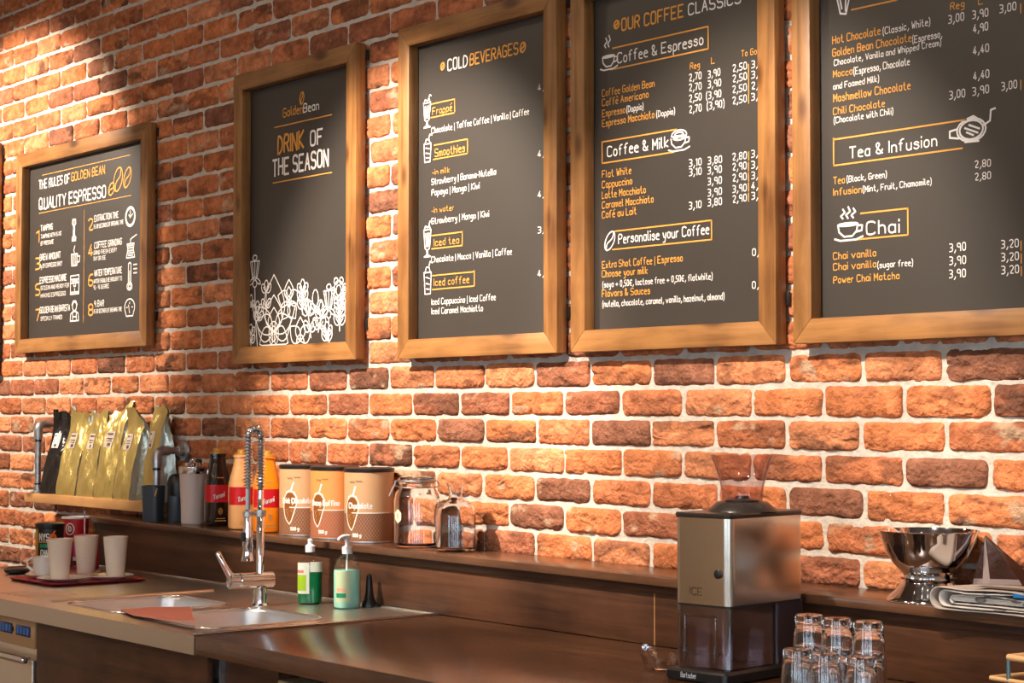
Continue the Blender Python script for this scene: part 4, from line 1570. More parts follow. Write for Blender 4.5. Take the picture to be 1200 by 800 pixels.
t = thing('paper_tub', 'red paper tub with white rim and round emblem under the pine shelf', 'tub', (-6.895, -.278, W + .0005))
rz = lambda z: .041 + .012 * z / .195
MB().lathe([(.041, 0)] + [(rz(z), z) for z in (.05, .1, .15, .190)], 36).build('body', plain('tub_red', 176, 16, 28, .45), t)
MB().lathe([(.0525, .188), (.0555, .190), (.0555, .196), (.051, .197), (.045, .190)], 36).build('rim', M['paper'], t)
fa = facing(-6.895, -.265)
mb = MB()
ribbon(mb, [ell(0, .15, .017, .022, 18), [(-.004, .162), (-.004, .142), (.006, .146)], ell(0, .15, .006, .009, 10)], .005, 0, lambda a, b: (.0522 * math.cos(fa - .45 + a / .0522), .0522 * math.sin(fa - .45 + a / .0522), b))
mb.build('emblem', M['paper'], t)
patch(MB(), 0, .100, .116, fa - 1.3, fa + .1, rz=lambda z: rz(z) + .0004).build('white_band', M['paper'], t)

t = thing('carton', 'bright pink carton standing behind the milky glass with the spoon', 'carton', (-6.770, -.292, W + .0005), .25)
MB().box(-.045, .045, -.028, .028, 0, .132, .002).build('box', plain('carton_pink', 222, 62, 84, .5), t)
MB().box(-.0452, .0452, -.0285, -.020, .018, .105, .0005).build('magenta_panel', plain('carton_magenta', 200, 20, 120, .5), t)
MB().box(-.0455, .0455, -.0288, -.018, .012, .030, .0005).build('dark_band', M['black'], t)
MB().box(-.0456, .0456, -.0289, -.016, .030, .044, .0005).build('white_band', M['paper'], t)

t = thing('black_dish', 'low black dish on the far end of the draining board', 'dish', (-6.72, -.60, W))
MB().lathe([(.03, 0), (.045, .006), (.050, .016), (.047, .016), (.03, .006)], 28).build('body', M['black'], t)

# ------------------------------------------------------------------ pipe shelf with coffee bags
PY0, PZ = -.140, 1.147
t = thing('plank_shelf', 'pine plank shelf on the brick wall holding the row of coffee bags', 'shelf', (-7.1, 0, PZ))
MB().box(-.598, .615, PY0, -.012, -.040, 0, .003).build('plank', M['pine'], t)


def bracket(x, top, y, label):
    t = thing('pipe_bracket', label, 'pipe bracket', (-7.1, 0, PZ + .0005), 0, 'galvanised pipe brackets of the plank shelf')
    mb = MB()
    r = .0135
    R = .026
    pts = [(x, y, 0.004), (x, y, top - R)]
    for q in range(1, 7):
        a = PI / 2 * q / 6
        pts.append((x, y + R - R * math.cos(a), top - R + R * math.sin(a)))
    pts.append((x, -.004, top))
    mb.tube(pts, r, 16)
    b = mb.build('pipe', M['galv'], t)
    MB().tube([(x, y, top - .062), (x, y, top - R)] + [(x, y + R - R * math.cos(a), top - R + R * math.sin(a)) for a in [PI / 12 * q for q in range(1, 7)]] + [(x, y + .052, top)], .0185, 16).build('elbow', M['galv'], b)
    f = MB().tube([(x, -.014, top), (x, -.006, top)], [.04, .043], 24)
    f.tube([(x, -.034, top), (x, -.012, top)], [.021, .024], 18)
    f.build('wall_flange', M['galv'], b)
    MB().lathe([(.030, .0005), (.030, .004), (.020, .008), (.0195, .028), (.0145, .030)], 22, x, y).build('foot', M['galv'], b)
    MB().lathe([(.0152, .036), (.0152, .042)], 18, x, y).lathe([(.0152, top - .075), (.0152, top - .066)], 18, x, y).build('thread_ring', M['black'], b)


bracket(-.520, .296, -.112, 'tall galvanised pipe bracket at the far end of the plank, beside the black bag')
bracket(.592, .200, -.126, 'short galvanised pipe bracket at the near end of the plank')


def bag(name_m, label, x, y, rz, w, d, h, lean, seed, tw=0.0):
    foil, gus = name_m
    t = thing('coffee_bag', label, 'coffee bag', (x, y, PZ), rz, 'coffee bags on the pipe shelf')
    R = random.Random(seed)
    ph = [R.uniform(0, 6.3) for _ in range(8)]
    nz, nf, ng = 30, 14, 6

    def sect(v):
        """half depth, half width, gusset fold depth, z, lean offset"""
        z = h * v
        full = max(0.0, 1 - max(0, v - .12) ** 1.5 * 1.25) if v > .12 else 1 - .10 * (1 - v / .12) ** 2
        hd = max(.004, d / 2 * full)
        g = .012 + .55 * d * max(0, v - .15) * .45
        if v > .93:
            hd = .0045
        hw = w / 2 * (1 - .02 * math.sin(v * 3)) * (.97 if v < .04 else 1)
        return hd, hw, min(g, .045), z

    def wr(u, v, q):
        return (.0026 * math.sin(3 * u + 9 * v + ph[q]) + .0020 * math.sin(15 * v - 5 * u + ph[q + 1]) + .0010 * math.sin(21 * u * v + 19 * v + ph[q + 2])) * min(1, v * 5) * (.45 if v > .95 else 1)

    def face(sgn):
        vs = []
        for j in range(nz + 1):
            v = j / nz
            hd, hw, g, z = sect(v)
            for i in range(nf + 1):
                u = i / nf * 2 - 1
                bul = hd * (1 + .16 * (1 - u * u) * math.sin(min(1, v * 1.15) * PI))
                zz = z + (.010 * math.sin(u * 3 + ph[3]) + .022 * u * math.sin(ph[4])) * max(0, v - .8) * 5
                vs.append((u * hw + tw * v * v * .02, sgn * (-bul) + wr(u, v, 0 if sgn > 0 else 3) + lean * z + .022 * math.sin(ph[5]) * max(0, v - .82) * 6, zz))
        fs = [(j * (nf + 1) + i, j * (nf + 1) + i + 1, (j + 1) * (nf + 1) + i + 1, (j + 1) * (nf + 1) + i) for j in range(nz) for i in range(nf)]
        return vs, fs
    body = MB()
    body.add(*face(1))
    body.add(*face(-1))
    hd, hw, g, z = sect(0)
    body.quad((-hw, -hd, 0.001), (hw, -hd, 0.001), (hw, hd, 0.001), (-hw, hd, 0.001))
    body.build('pouch', foil, t, autosmooth=False)
    for sx in (1, -1):
        gm = MB()
        vs = []
        for j in range(nz + 1):
            v = j / nz
            hd, hw, g, z = sect(v)
            for i in range(ng + 1):
                q = i / ng * 2 - 1
                cr = .0030 * math.sin(26 * v + ph[6] + 3 * q) + .002 * math.sin(47 * v + ph[7] - 4 * q)
                vs.append((sx * (hw - g * (1 - abs(q)) + cr * (1 - abs(q))) + tw * v * v * .02, q * hd + wr(sx, v, 0 if q < 0 else 3) * abs(q) + lean * z + .022 * math.sin(ph[5]) * max(0, v - .82) * 6, z + (.010 * math.sin(sx * 3 + ph[3]) + .022 * sx * math.sin(ph[4])) * max(0, v - .8) * 5))
        fs = [(j * (ng + 1) + i, j * (ng + 1) + i + 1, (j + 1) * (ng + 1) + i + 1, (j + 1) * (ng + 1) + i) for j in range(nz) for i in range(ng)]
        gm.add(vs, fs)
        gm.build('gusset', gus, t, autosmooth=False)
    # the paper label, following the front
    lb = MB()
    vs = []
    u0, u1, v0, v1 = -.62, .12, .56, .74
    for j in range(7):
        for i in range(7):
            u, v = u0 + (u1 - u0) * i / 6, v0 + (v1 - v0) * j / 6
            hd, hw, g, z = sect(v)
            vs.append((u * hw + tw * v * v * .02, -hd * (1 + .16 * (1 - u * u) * math.sin(min(1, v * 1.15) * PI)) + wr(u, v, 0) + lean * z - .0018, z))
    lb.add(vs, [(j * 7 + i, j * 7 + i + 1, (j + 1) * 7 + i + 1, (j + 1) * 7 + i) for j in range(6) for i in range(6)])
    l = lb.build('label', M['paper'] if foil is M['black_foil'] else plain('tan_label', 196, 178, 160, .7), t, autosmooth=False)
    pr = MB()

    def on(u, v):
        hd, hw, g, z = sect(v)
        return (u * hw + tw * v * v * .02, -hd * (1 + .16 * (1 - u * u) * math.sin(min(1, v * 1.15) * PI)) + wr(u, v, 0) + lean * z - .0026, z)
    for u0, u1, v0, v1 in ((-.52, .02, .655, .665), (-.5, .0, .63, .637), (-.35, -.1, .575, .61), (-.52, -.02, .70, .72)):
        pr.quad(on(u0, v0), on(u1, v0), on(u1, v1), on(u0, v1))
    pr.build('printed_lines', plain('brown_print', 70, 50, 42, .6), l)
    return t


GOLD, BLACKB = (M['gold_foil'], M['silver_foil']), (M['black_foil'], M['black_foil'])
RB = .24
bag(BLACKB, 'black foil coffee bag at the far end of the row, beside the pipe', -7.500, -.092, RB, .118, .064, .350, .19, 2)
bag(GOLD, 'gold foil coffee bag next to the black bag', -7.330, -.092, RB - .04, .130, .075, .352, .17, 5)
bag(GOLD, 'gold foil coffee bag second from the black bag', -7.160, -.084, RB - .08, .120, .074, .352, .13, 9)
bag(GOLD, 'gold foil coffee bag in the middle of the row, third from the black bag', -6.985, -.086, RB - .06, .128, .076, .368, .13, 13)
bag(GOLD, 'gold foil coffee bag fourth from the black bag, silver side fold showing', -6.810, -.080, .04, .130, .100, .356, .11, 17)
bag(GOLD, 'crumpled gold foil coffee bag at the near end behind the dark bins', -6.612, -.056, -.10, .128, .095, .372, .0, 23)

# ------------------------------------------------------------------ things on the ledge


def put(x):
    return LZ(x) + .0005


bx, by = -6.430, -.180
t = thing('knock_box', 'tall blue-black bin with a wooden stick beside the gold coffee bags', 'bin', (bx, by, put(bx)), .55)
MB().lathe([(.031, 0), (.032, .003), (.037, .138), (.034, .138), (.030, .01)], 36, p=5).build('bin', M['blue_black'], t)
MB().tube([(.033, -.028, .128), (.030, -.0375, .098)], .0035, 8).build('stick', M['pine'], t)
bx, by = -6.372, -.115
t = thing('small_bin', 'smaller blue-black canister between the tall bin and the frosted shaker', 'canister', (bx, by, put(bx)))
MB().lathe([(.026, 0), (.0275, .003), (.0275, .098), (.025, .099), (.02, .092)], 32).build('canister', M['blue_black'], t)
bx, by = -6.435, -.068
t = thing('domed_canister', 'black canister with domed lid behind the blue-black bins', 'canister', (bx, by, put(bx)))
MB().lathe([(.042, 0), (.043, .003), (.043, .135)], 32).build('body', M['black'], t)
MB().lathe([(.046, .135), (.046, .145), (.040, .165), (.028, .178), (.010, .182), (.008, .190), (.003, .192)], 32).build('lid', M['black'], t)
bx, by = -6.318, -.048
t = thing('milk_frother', 'thin black upright tool standing beside the frosted shaker', 'frother', (bx, by, put(bx)))
MB().lathe([(.018, 0), (.018, .006), (.009, .012), (.009, .20), (.013, .21), (.013, .235), (.008, .24)], 20).build('body', M['black'], t)

bx, by = -6.250, -.110
t = thing('shaker', 'frosted plastic shaker with chrome lid beside the dark syrup bottle', 'shaker', (bx, by, put(bx)))
MB().lathe([(.042, 0), (.043, .004), (.044, .05), (.050, .185), (.051, .190), (.048, .190), (.042, .05), (.03, .006)], 36).build('cup', plain('frosted_plastic', 206, 186, 176, .4, trans=.06), t)
MB().lathe([(.052, .188), (.053, .192), (.053, .212), (.048, .215), (.030, .217), (.028, .228), (.012, .230), (.010, .240), (.003, .241)], 32).build('lid', M['chrome'], t)
MB().box(.030, .070, -.012, .012, .196, .210, .003).build('lid_tab', M['black'], t)
MB().lathe([(.041, .005), (.0405, .02), (.02, .022)], 28).build('residue', plain('pink_residue', 214, 160, 158, .5), t)


def syrup(x, y, label, body, rot):
    fa = facing(x, y)
    t = thing('syrup_bottle', label, 'syrup bottle', (x, y, put(x)), fa + PI / 2 + rot, 'sauce bottles with red bands on the ledge')
    prof = [(.036, 0), (.044, .003), (.0465, .012), (.0465, .135), (.0455, .165), (.038, .195), (.031, .225), (.0275, .248), (.0275, .256), (.031, .258), (.031, .266)]
    MB().lathe(prof, 44, p=3.2).build('bottle', body, t)
    MB().lathe([(.0285, .266), (.0285, .270), (.018, .273), (.016, .284), (.013, .286)], 24).build('cap', plain('gold_cap', 190, 140, 60, .35, metal=.3), t)
    k = dict(p=3.2)
    lb = MB()
    patch(lb, .0470, .088, .152, -PI * 1.0, 0, n=40, p=3.2)
    band = lb.build('red_band', plain('label_red', 190, 14, 26, .4), t)
    sc = MB()
    flat = lambda a, b: (a, -.0478, b)
    st = text_strokes('Torani', -.026, 0, .040, .016)
    st = [[(p[0], p[1] + .106 + .30 * p[0]) for p in s_] for s_ in st]
    ribbon(sc, st, .0032, 0, flat)
    sc.build('script', M['paper'], band)
    em = MB()
    ribbon(em, [ell(0, .055, .007, .011, 12), ell(0, .055, .003, .005, 8), [(-.02, .020), (.02, .020)], [(-.016, .028), (.016, .028)], [(-.012, .178), (.012, .178)]], .003, 0, lambda a, b: (a, -.0478 if b < .17 else -.0445, b))
    em.build('emblem', plain('gold_print', 190, 140, 70, .5), t)
    return t


syrup(-6.085, -.098, 'dark chocolate brown sauce bottle with red band beside the frosted shaker', plain('dark_sauce', 34, 18, 14, .18, coat=.4), .25)
syrup(-5.873, -.118, 'pale caramel sauce bottle with red band behind the faucet spring', plain('caramel_sauce', 226, 168, 110, .25, coat=.4), .25)
syrup(-5.672, -.135, 'orange sauce bottle with red band beside the cocoa tins', plain('orange_sauce', 236, 130, 22, .22, coat=.4), .25)


def cocoa_tin(x, y, label, colour, band, words, off):
    fa = facing(x, y)
    t = thing('cocoa_tin', label, 'tin', (x, y, put(x)), 0, 'drink powder tins on the ledge')
    r = .0815
    MB().lathe([(r - .002, 0), (r, .002), (r, .228), (r - .002, .230)], 56).build('body', colour, t)
    MB().lathe([(r + .0012, .228), (r + .0025, .230), (r + .0025, .240), (r - .004, .242), (r - .02, .240)], 56).build('lid', M['black'], t)
    MB().lathe([(r + .0008, 0), (r + .001, .001), (r + .001, .004), (r, .005)], 56).build('foot_rim', M['galv'], t)
    lo = patch(MB(), r + .0003, .006, .094, fa - PI * .55, fa + PI * .55, n=48).build('pattern_band', band, t)
    # lattice of fine lines on the lower band
    lat = MB()
    mp = lambda a, b: ((r + .0006) * math.cos(fa + a / r), (r + .0006) * math.sin(fa + a / r), b)
    st = []
    for i in range(-14, 15):
        a0 = i * .0105
        for sg in (1, -1):
            st.append([(a0 + sg * (.0055 if j % 2 else 0), .010 + j * .0075) for j in range(12)])
    ribbon(lat, st, .0011, 0, mp)
    lat.build('lattice', plain('lattice_tan', 176, 128, 92, .5), lo)
    wl = MB()
    mp2 = lambda a, b: ((r + .0008) * math.cos(fa + off + a / r), (r + .0008) * math.sin(fa + off + a / r), b)
    ribbon(wl, [[(k_ * .006, .097) for k_ in range(1 if 0 else -2, 22)]], .0035, 0, mp2)
    # the cocoa pod outline with its stalk
    pod = [(-.012, .040), (-.030, .060), (-.038, .095), (-.034, .135), (-.018, .152), (.0, .152), (.014, .138), (.018, .118), (.014, .104), (.006, .080), (-.004, .050), (-.012, .040)]
    ribbon(wl, [chaikin(chaikin(pod))], .0038, 0, mp2)
    ribbon(wl, [[(-.026, .147), (-.010, .154), (.006, .148), (.014, .132), (.016, .112)], [(-.006, .152), (-.001, .168), (.004, .182)]], .0062, 0, mp2)
    ribbon(wl, text_strokes(words, -.042 if len(words) > 9 else -.024, .112, .108 if len(words) > 9 else .084, .0165), .0042, 0, mp2)
    ribbon(wl, text_strokes('500 g', -.006, .020, .03, .009), .0036, 0, mp2)
    wl.build('white_print', M['paper'], t)
    pf = MB()
    inner = [(a * .86 - .0015, b * .9 + .010) for a, b in pod[:-1]]
    c = (-.012, .1)
    for a, b in zip(inner, inner[1:] + inner[:1]):
        pf.add([mp2(*a)[:2] + (a[1],), mp2(*b)[:2] + (b[1],), mp2(*c)[:2] + (c[1],)], [(0, 1, 2)], False)
    pf.build('pod', plain('pod_brown', 128, 74, 20, .5), t)
    sg = MB()
    st = [[(-.020 + k_ * .003, .196 + .004 * math.sin(k_ * 1.9)) for k_ in range(8)], [(.006 + k_ * .003, .199 + .003 * math.sin(k_ * 2.3)) for k_ in range(9)]]
    ribbon(sg, st, .0014, 0, mp2)
    sg.build('signature', plain('brown_print', 70, 50, 42, .6), t)
    return t


cocoa_tin(-5.492, -.098, 'tan drink powder tin with black lid beside the orange sauce bottle', plain('tin_tan', 196, 152, 110, .45), plain('tin_brown', 120, 78, 54, .45), 'Drink Chocolate', -.46)
cocoa_tin(-5.293, -.098, 'orange tan drink powder tin, middle of the three tins', plain('tin_orange', 222, 142, 78, .45), plain('tin_rust', 160, 92, 66, .45), 'Choco Caffino', -.62)
cocoa_tin(-5.087, -.098, 'tan drink powder tin with black lid next to the clip-top jar', plain('tin_tan', 196, 152, 110, .45), plain('tin_brown', 120, 78, 54, .45), 'Chocolate', -.62)

# clip-top jar
jx, jy = -4.790, -.118
fa = facing(jx, jy)
t = thing('clip_top_jar', 'empty glass clip-top jar with wire clasp and white hexagonal sticker', 'jar', (jx, jy, put(jx)))
o_ = [(.060, 0), (.070, .004), (.073, .015), (.073, .150), (.068, .172), (.057, .186), (.055, .192), (.055, .200)]
i_ = [(.051, .200), (.051, .190), (.064, .170), (.069, .150), (.069, .016), (.058, .009), (.01, .008)]
MB().lathe(o_ + i_, 48).build('jar', M['tumbler'], t)
MB().lathe([(.059, .2035), (.061, .206), (.061, .214), (.055, .220), (.030, .222), (.010, .2225)], 40).build('lid', M['tumbler'], t)
MB().lathe([(.050, .2005), (.058, .2005), (.058, .2033), (.050, .2033)], 40).build('seal', plain('orange_seal', 206, 150, 100, .5), t)
mb = MB()
mb.tube([(.0575 * math.cos(a), .0575 * math.sin(a), .189) for a in [2 * PI * q / 40 for q in range(41)]], .0018, 8)
mb.tube([(.0625 * math.cos(a), .0625 * math.sin(a), .210) for a in [2 * PI * q / 40 for q in range(41)]], .0016, 8)
ca = fa - 1.45
e = Vector((math.cos(ca), math.sin(ca), 0))
s_ = Vector((-e.y, e.x, 0))
for q in (-.012, .012):
    mb.tube([e * .0575 + s_ * q + Vector((0, 0, .189)), e * .071 + s_ * q + Vector((0, 0, .196)), e * .066 + s_ * q + Vector((0, 0, .210))], .0016, 8)
mb.tube([e * .068 + Vector((0, 0, .200)), e * .078 + Vector((0, 0, .182)), e * .088 + Vector((0, 0, .160))], [.003, .0035, .003], 8)
cb = fa + 1.55
e = Vector((math.cos(cb), math.sin(cb), 0))
mb.tube([e * .058 + Vector((0, 0, .189)), e * .072 + Vector((0, 0, .192)), e * .064 + Vector((0, 0, .209))], .002, 8)
mb.build('wire_clasp', M['galv'], t)
hx = MB()
ca = fa - .95
pts = [(.018 * math.cos(PI / 6 + q * PI / 3), .10 + .0225 * math.sin(PI / 6 + q * PI / 3)) for q in range(6)]
mp = lambda a, b: (.0735 * math.cos(ca + a / .0735), .0735 * math.sin(ca + a / .0735), b)
for a, b in zip(pts, pts[1:] + pts[:1]):
    hx.add([mp(0, .10), mp(*a), mp(*b)], [(0, 1, 2)], False)
lb = hx.build('sticker', plain('sticker_white', 232, 214, 184, .6), t)
mb = MB()
ribbon(mb, text_strokes('1l', -.005, .093, .011, .015), .002, 0, lambda a, b: (.074 * math.cos(ca + a / .074), .074 * math.sin(ca + a / .074), b))
mb.build('printed_mark', plain('grey_print', 150, 130, 110, .6), lb)

jx, jy = -4.594, -.112
t = thing('glass_decanter', 'empty clear glass bottle with short flared neck, right of the clip-top jar', 'bottle', (jx, jy, put(jx)))
o_ = [(.050, 0), (.060, .004), (.062, .012), (.062, .112), (.058, .132), (.044, .148), (.026, .157), (.022, .164), (.021, .180), (.025, .196), (.029, .208)]
i_ = [(.026, .208), (.0215, .195), (.0175, .180), (.0185, .162), (.024, .153), (.042, .144), (.0545, .129), (.0585, .110), (.0585, .014), (.048, .010), (.01, .009)]
MB().lathe(o_ + i_, 48).build('bottle', M['tumbler'], t)

# ------------------------------------------------------------------ ice crusher
ang = math.radians(7.4)
t = thing('ice_crusher', 'brushed steel electric ice crusher with clear hopper and ice drawer on the worktop', 'ice crusher', (-3.152, -.593, W), ang)
BW, BD = .180, .318
u0, u1, v0, v1 = .012, .174, .022, .310
sm = lambda x0, x1, y0, y1, r, z, n=8: rrect(x0, x1, y0, y1, r, z, n)


def loft(rings, cap0=True, cap1=True):
    n = len(rings[0])
    fs = [(i * n + q, i * n + (q + 1) % n, (i + 1) * n + (q + 1) % n, (i + 1) * n + q) for i in range(len(rings) - 1) for q in range(n)]
    if cap0:
        fs.append(tuple(range(n)))
    if cap1:
        fs.append(tuple((len(rings) - 1) * n + q for q in range(n)))
    return MB().add([p for r in rings for p in r], fs)


b = loft([sm(.003, BW - .003, .003, BD - .003, .012, .001), sm(0, BW, 0, BD, .014, .004), sm(0, BW, 0, BD, .014, .022), sm(.004, BW - .004, .004, BD - .004, .012, .027), sm(u0, u1, v0, v1, .01, .029)]).build('base', M['black'], t)
mb = MB()
ribbon(mb, text_strokes('Bartscher', .050, .0095, .044, .011), .0018, 0, lambda a, z: (a, -.0006, z))
mb.build('base_lettering', M['white_plastic'], b)
# ice drawer: an open clear box, walls with real thickness
dr = loft([sm(u0 + .002, u1 - .002, v0 + .002, .20, .016, .0295), sm(u0 + .002, u1 - .002, v0 + .002, .20, .016, .170), sm(u0 + .005, u1 - .005, v0 + .005, .197, .013, .170), sm(u0 + .005, u1 - .005, v0 + .005, .197, .013, .033)])
d = dr.build('ice_drawer', M['smoke'], t)
fr = MB()
for a, c, e, g in ((.040, .046, .048, .150), (.128, .134, .048, .150), (.040, .134, .146, .152)):
    fr.box(a, c, v0 - .001, v0 + .002, e, g, .001)
fr.build('grip_frame', M['smoke'], d)
loft([sm(u0 + .002, u1 - .002, .205, v1, .008, .028), sm(u0 + .002, u1 - .002, .205, v1, .008, .171)]).build('rear_housing', plain('dark_violet_plastic', 50, 40, 44, .3), t)
loft([sm(u0 + .001, u1 - .001, v0 + .001, v1 - .001, .017, .170), sm(u0 + .001, u1 - .001, v0 + .001, v1 - .001, .017, .175)]).build('lower_trim', M['black'], t)
st = loft([sm(u0, u1, v0, v1, .020, .175), sm(u0, u1, v0, v1, .020, .372)]).build('steel_housing', M['steel_v'], t)
MB().lathe([(.0105, 0), (.0105, .004), (.008, .006), (.004, .0065)], 22).build('switch', M['black'], st, loc=(.142, v0, .247)).rotation_euler = (PI / 2, 0, 0)
mb = MB()
ribbon(mb, text_strokes('ICE', .060, .196, .034, .016), .003, 0, lambda a, z: (a, v0 - .0004, z))
mb.build('housing_lettering', plain('grey_etch', 84, 62, 44, .5), st)
tp = loft([sm(u0 - .002, u1 + .002, v0 - .002, v1 + .002, .020, .372), sm(u0 - .003, u1 + .003, v0 - .003, v1 + .003, .021, .375), sm(u0 - .003, u1 + .003, v0 - .003, v1 + .003, .021, .380), sm(u0, u1, v0, v1, .018, .383)]).build('top_plate', plain('dark_top', 42, 36, 33, .25), t)
hx, hy = .100, .168
MB().lathe([(.082, .383), (.080, .386), (.062, .402), (.056, .405), (.050, .404)], 44, hx, hy).build('collar', plain('dark_top', 42, 36, 33, .25), t)
ho = MB().lathe([(.0475, .404), (.0478, .418), (.0510, .442), (.0585, .470), (.0680, .496), (.0750, .514), (.0730, .514), (.0662, .497), (.0567, .471), (.0492, .443), (.0460, .419), (.0455, .406)], 48, hx, hy, cap0=False, cap1=False)
n_ = len(ho.v) // 48
ho.f += [((n_ - 1) * 48 + q, (n_ - 1) * 48 + (q + 1) % 48, (q + 1) % 48, q) for q in range(48)]
ho.s += [True] * 48
ho.build('hopper', M['hopper'], t)
MB().lathe([(.040, .400), (.040, .409), (.018, .412), (.015, .418), (.004, .419)], 28, hx, hy).build('hopper_throat', M['black'], t)

# clear scoop beside it
t = thing('ice_scoop', 'clear plastic ice scoop lying beside the foot of the ice crusher', 'scoop', (-3.295, -.470, W), -.5)
R_ = [sm(-.060, .060, -.030, .030, .028, .001), sm(-.075, .072, -.042, .042, .038, .030), sm(-.072, .069, -.039, .039, .035, .030), sm(-.058, .058, -.028, .028, .026, .005)]
loft(R_).build('scoop', M['tumbler'], t)
MB().tube([(-.070, 0, .026), (-.105, 0, .030), (-.15, 0, .030)], [.008, .007, .009], 10).build('handle', M['tumbler'], t)

# ------------------------------------------------------------------ tumblers


def tumbler(label):
    t = thing('tumbler', label, 'glass', (0, 0, 0), 0, 'upturned tumblers on the worktop')
    o_ = [(.0375, 0), (.0370, .03), (.0330, .080), (.0300, .112), (.0290, .118), (.0265, .120), (.008, .1195)]
    i_ = [(.006, .104), (.022, .103), (.0270, .098), (.0305, .075), (.0345, .03), (.0355, 0)]
    mb = MB().lathe(o_ + i_, 40, cap0=False, cap1=False)
    n = len(o_ + i_)
    mb.f += [((n - 1) * 40 + q, (n - 1) * 40 + (q + 1) % 40, (q + 1) % 40, q) for q in range(40)]
    mb.s += [True] * 40
    # close the centre between the inside and outside of the base
    a, b = len(o_) - 1, len(o_)
    mb.build('glass', M['tumbler'], t)
    return t


g0 = tumbler('upturned glass tumbler in the front row, beside the ice crusher')
spots = [(-2.683, -.652, 0, None), (-2.597, -.664, 0, 'upturned glass tumbler in the middle of the front row'), (-2.513, -.650, 0, 'upturned glass tumbler at the near end of the front row'),
         (-2.722, -.573, 0, 'lower upturned tumbler of the back stack beside the ice crusher'), (-2.640, -.577, 0, 'lower upturned tumbler of the middle stack in the back row'), (-2.560, -.572, 0, 'lower upturned tumbler of the back stack nearest the backing'),
         (-2.722, -.573, .062, 'upper upturned tumbler of the back stack beside the ice crusher'), (-2.640, -.577, .062, 'upper upturned tumbler of the middle stack in the back row'), (-2.560, -.572, .062, 'upper upturned tumbler of the back stack nearest the backing')]
for x, y, dz, lb in spots:
    loc = (x, y, W + .0005 + dz)
    if lb is None:
        g0.location = loc
    else:
        dup(g0, loc, 0, lb)

# ------------------------------------------------------------------ right end of the ledge
bx, by = -2.767, -.118
t = thing('footed_bowl', 'polished steel footed bowl on the ledge before the brick wall', 'bowl', (bx, by, put(bx)))
MB().lathe([(.098, 0), (.099, .002), (.098, .005), (.090, .012), (.076, .025), (.064, .038), (.057, .048), (.0555, .052)], 56).build('foot', M['chrome'], t)
MB().lathe([(.054, .050), (.0645, .0515), (.065, .0545), (.060, .056)], 48).build('ring', M['chrome'], t)
MB().lathe([(.0575, .054), (.0585, .062), (.064, .068), (.082, .086), (.097, .112), (.107, .139), (.1115, .154), (.1145, .160), (.115, .162), (.1125, .1625), (.1085, .154), (.1045, .140), (.0945, .114), (.080, .089), (.062, .072), (.02, .070)], 64).build('bowl', M['chrome'], t)

bx, by = -2.595, -.062
t = thing('pyramid_pack', 'dark brown pyramid shaped pack with grey bands behind the newspaper', 'pack', (bx, by, put(bx)), .1)
A4 = [(-.066, -.036, 0), (.085, -.036, 0), (.085, .040, 0), (-.066, .040, 0)]
M4 = [(-.064, -.035, .045), (.066, -.035, .050), (.066, .038, .050), (-.064, .038, .045)]
ap = (-.052, .0, .157)
mb = MB().add(A4 + M4 + [ap], [(0, 1, 2, 3), (0, 1, 5, 4), (1, 2, 6, 5), (2, 3, 7, 6), (3, 0, 4, 7), (4, 5, 8), (5, 6, 8), (6, 7, 8), (7, 4, 8)], False)
mb.build('pack', mat('brown_film', lin(54, 30, 24), .25, bump=.5, bscale=24, var=.4, vscale=14), t)
mb = MB()


def lerp3(a, b, f):
    return tuple(a[i] + (b[i] - a[i]) * f for i in range(3))


bl, br = lerp3(M4[0], M4[1], .20), lerp3(M4[0], M4[1], .36)
o3 = lambda p: (p[0], p[1] - .0015, p[2] + .0008)
mb.quad(o3(bl), o3(br), o3(lerp3(br, ap, .93)), o3(lerp3(bl, ap, .93)))
mb.add([o3(lerp3(M4[0], A4[0], .25)), o3(lerp3(M4[1], A4[1], .25)), o3(lerp3(M4[1], ap, .12)), o3(lerp3(M4[0], ap, .12))], [(0, 1, 2, 3)], False)
mb.build('band', plain('grey_band', 128, 112, 108, .5), t)

# folded newspaper hanging over the ledge edge


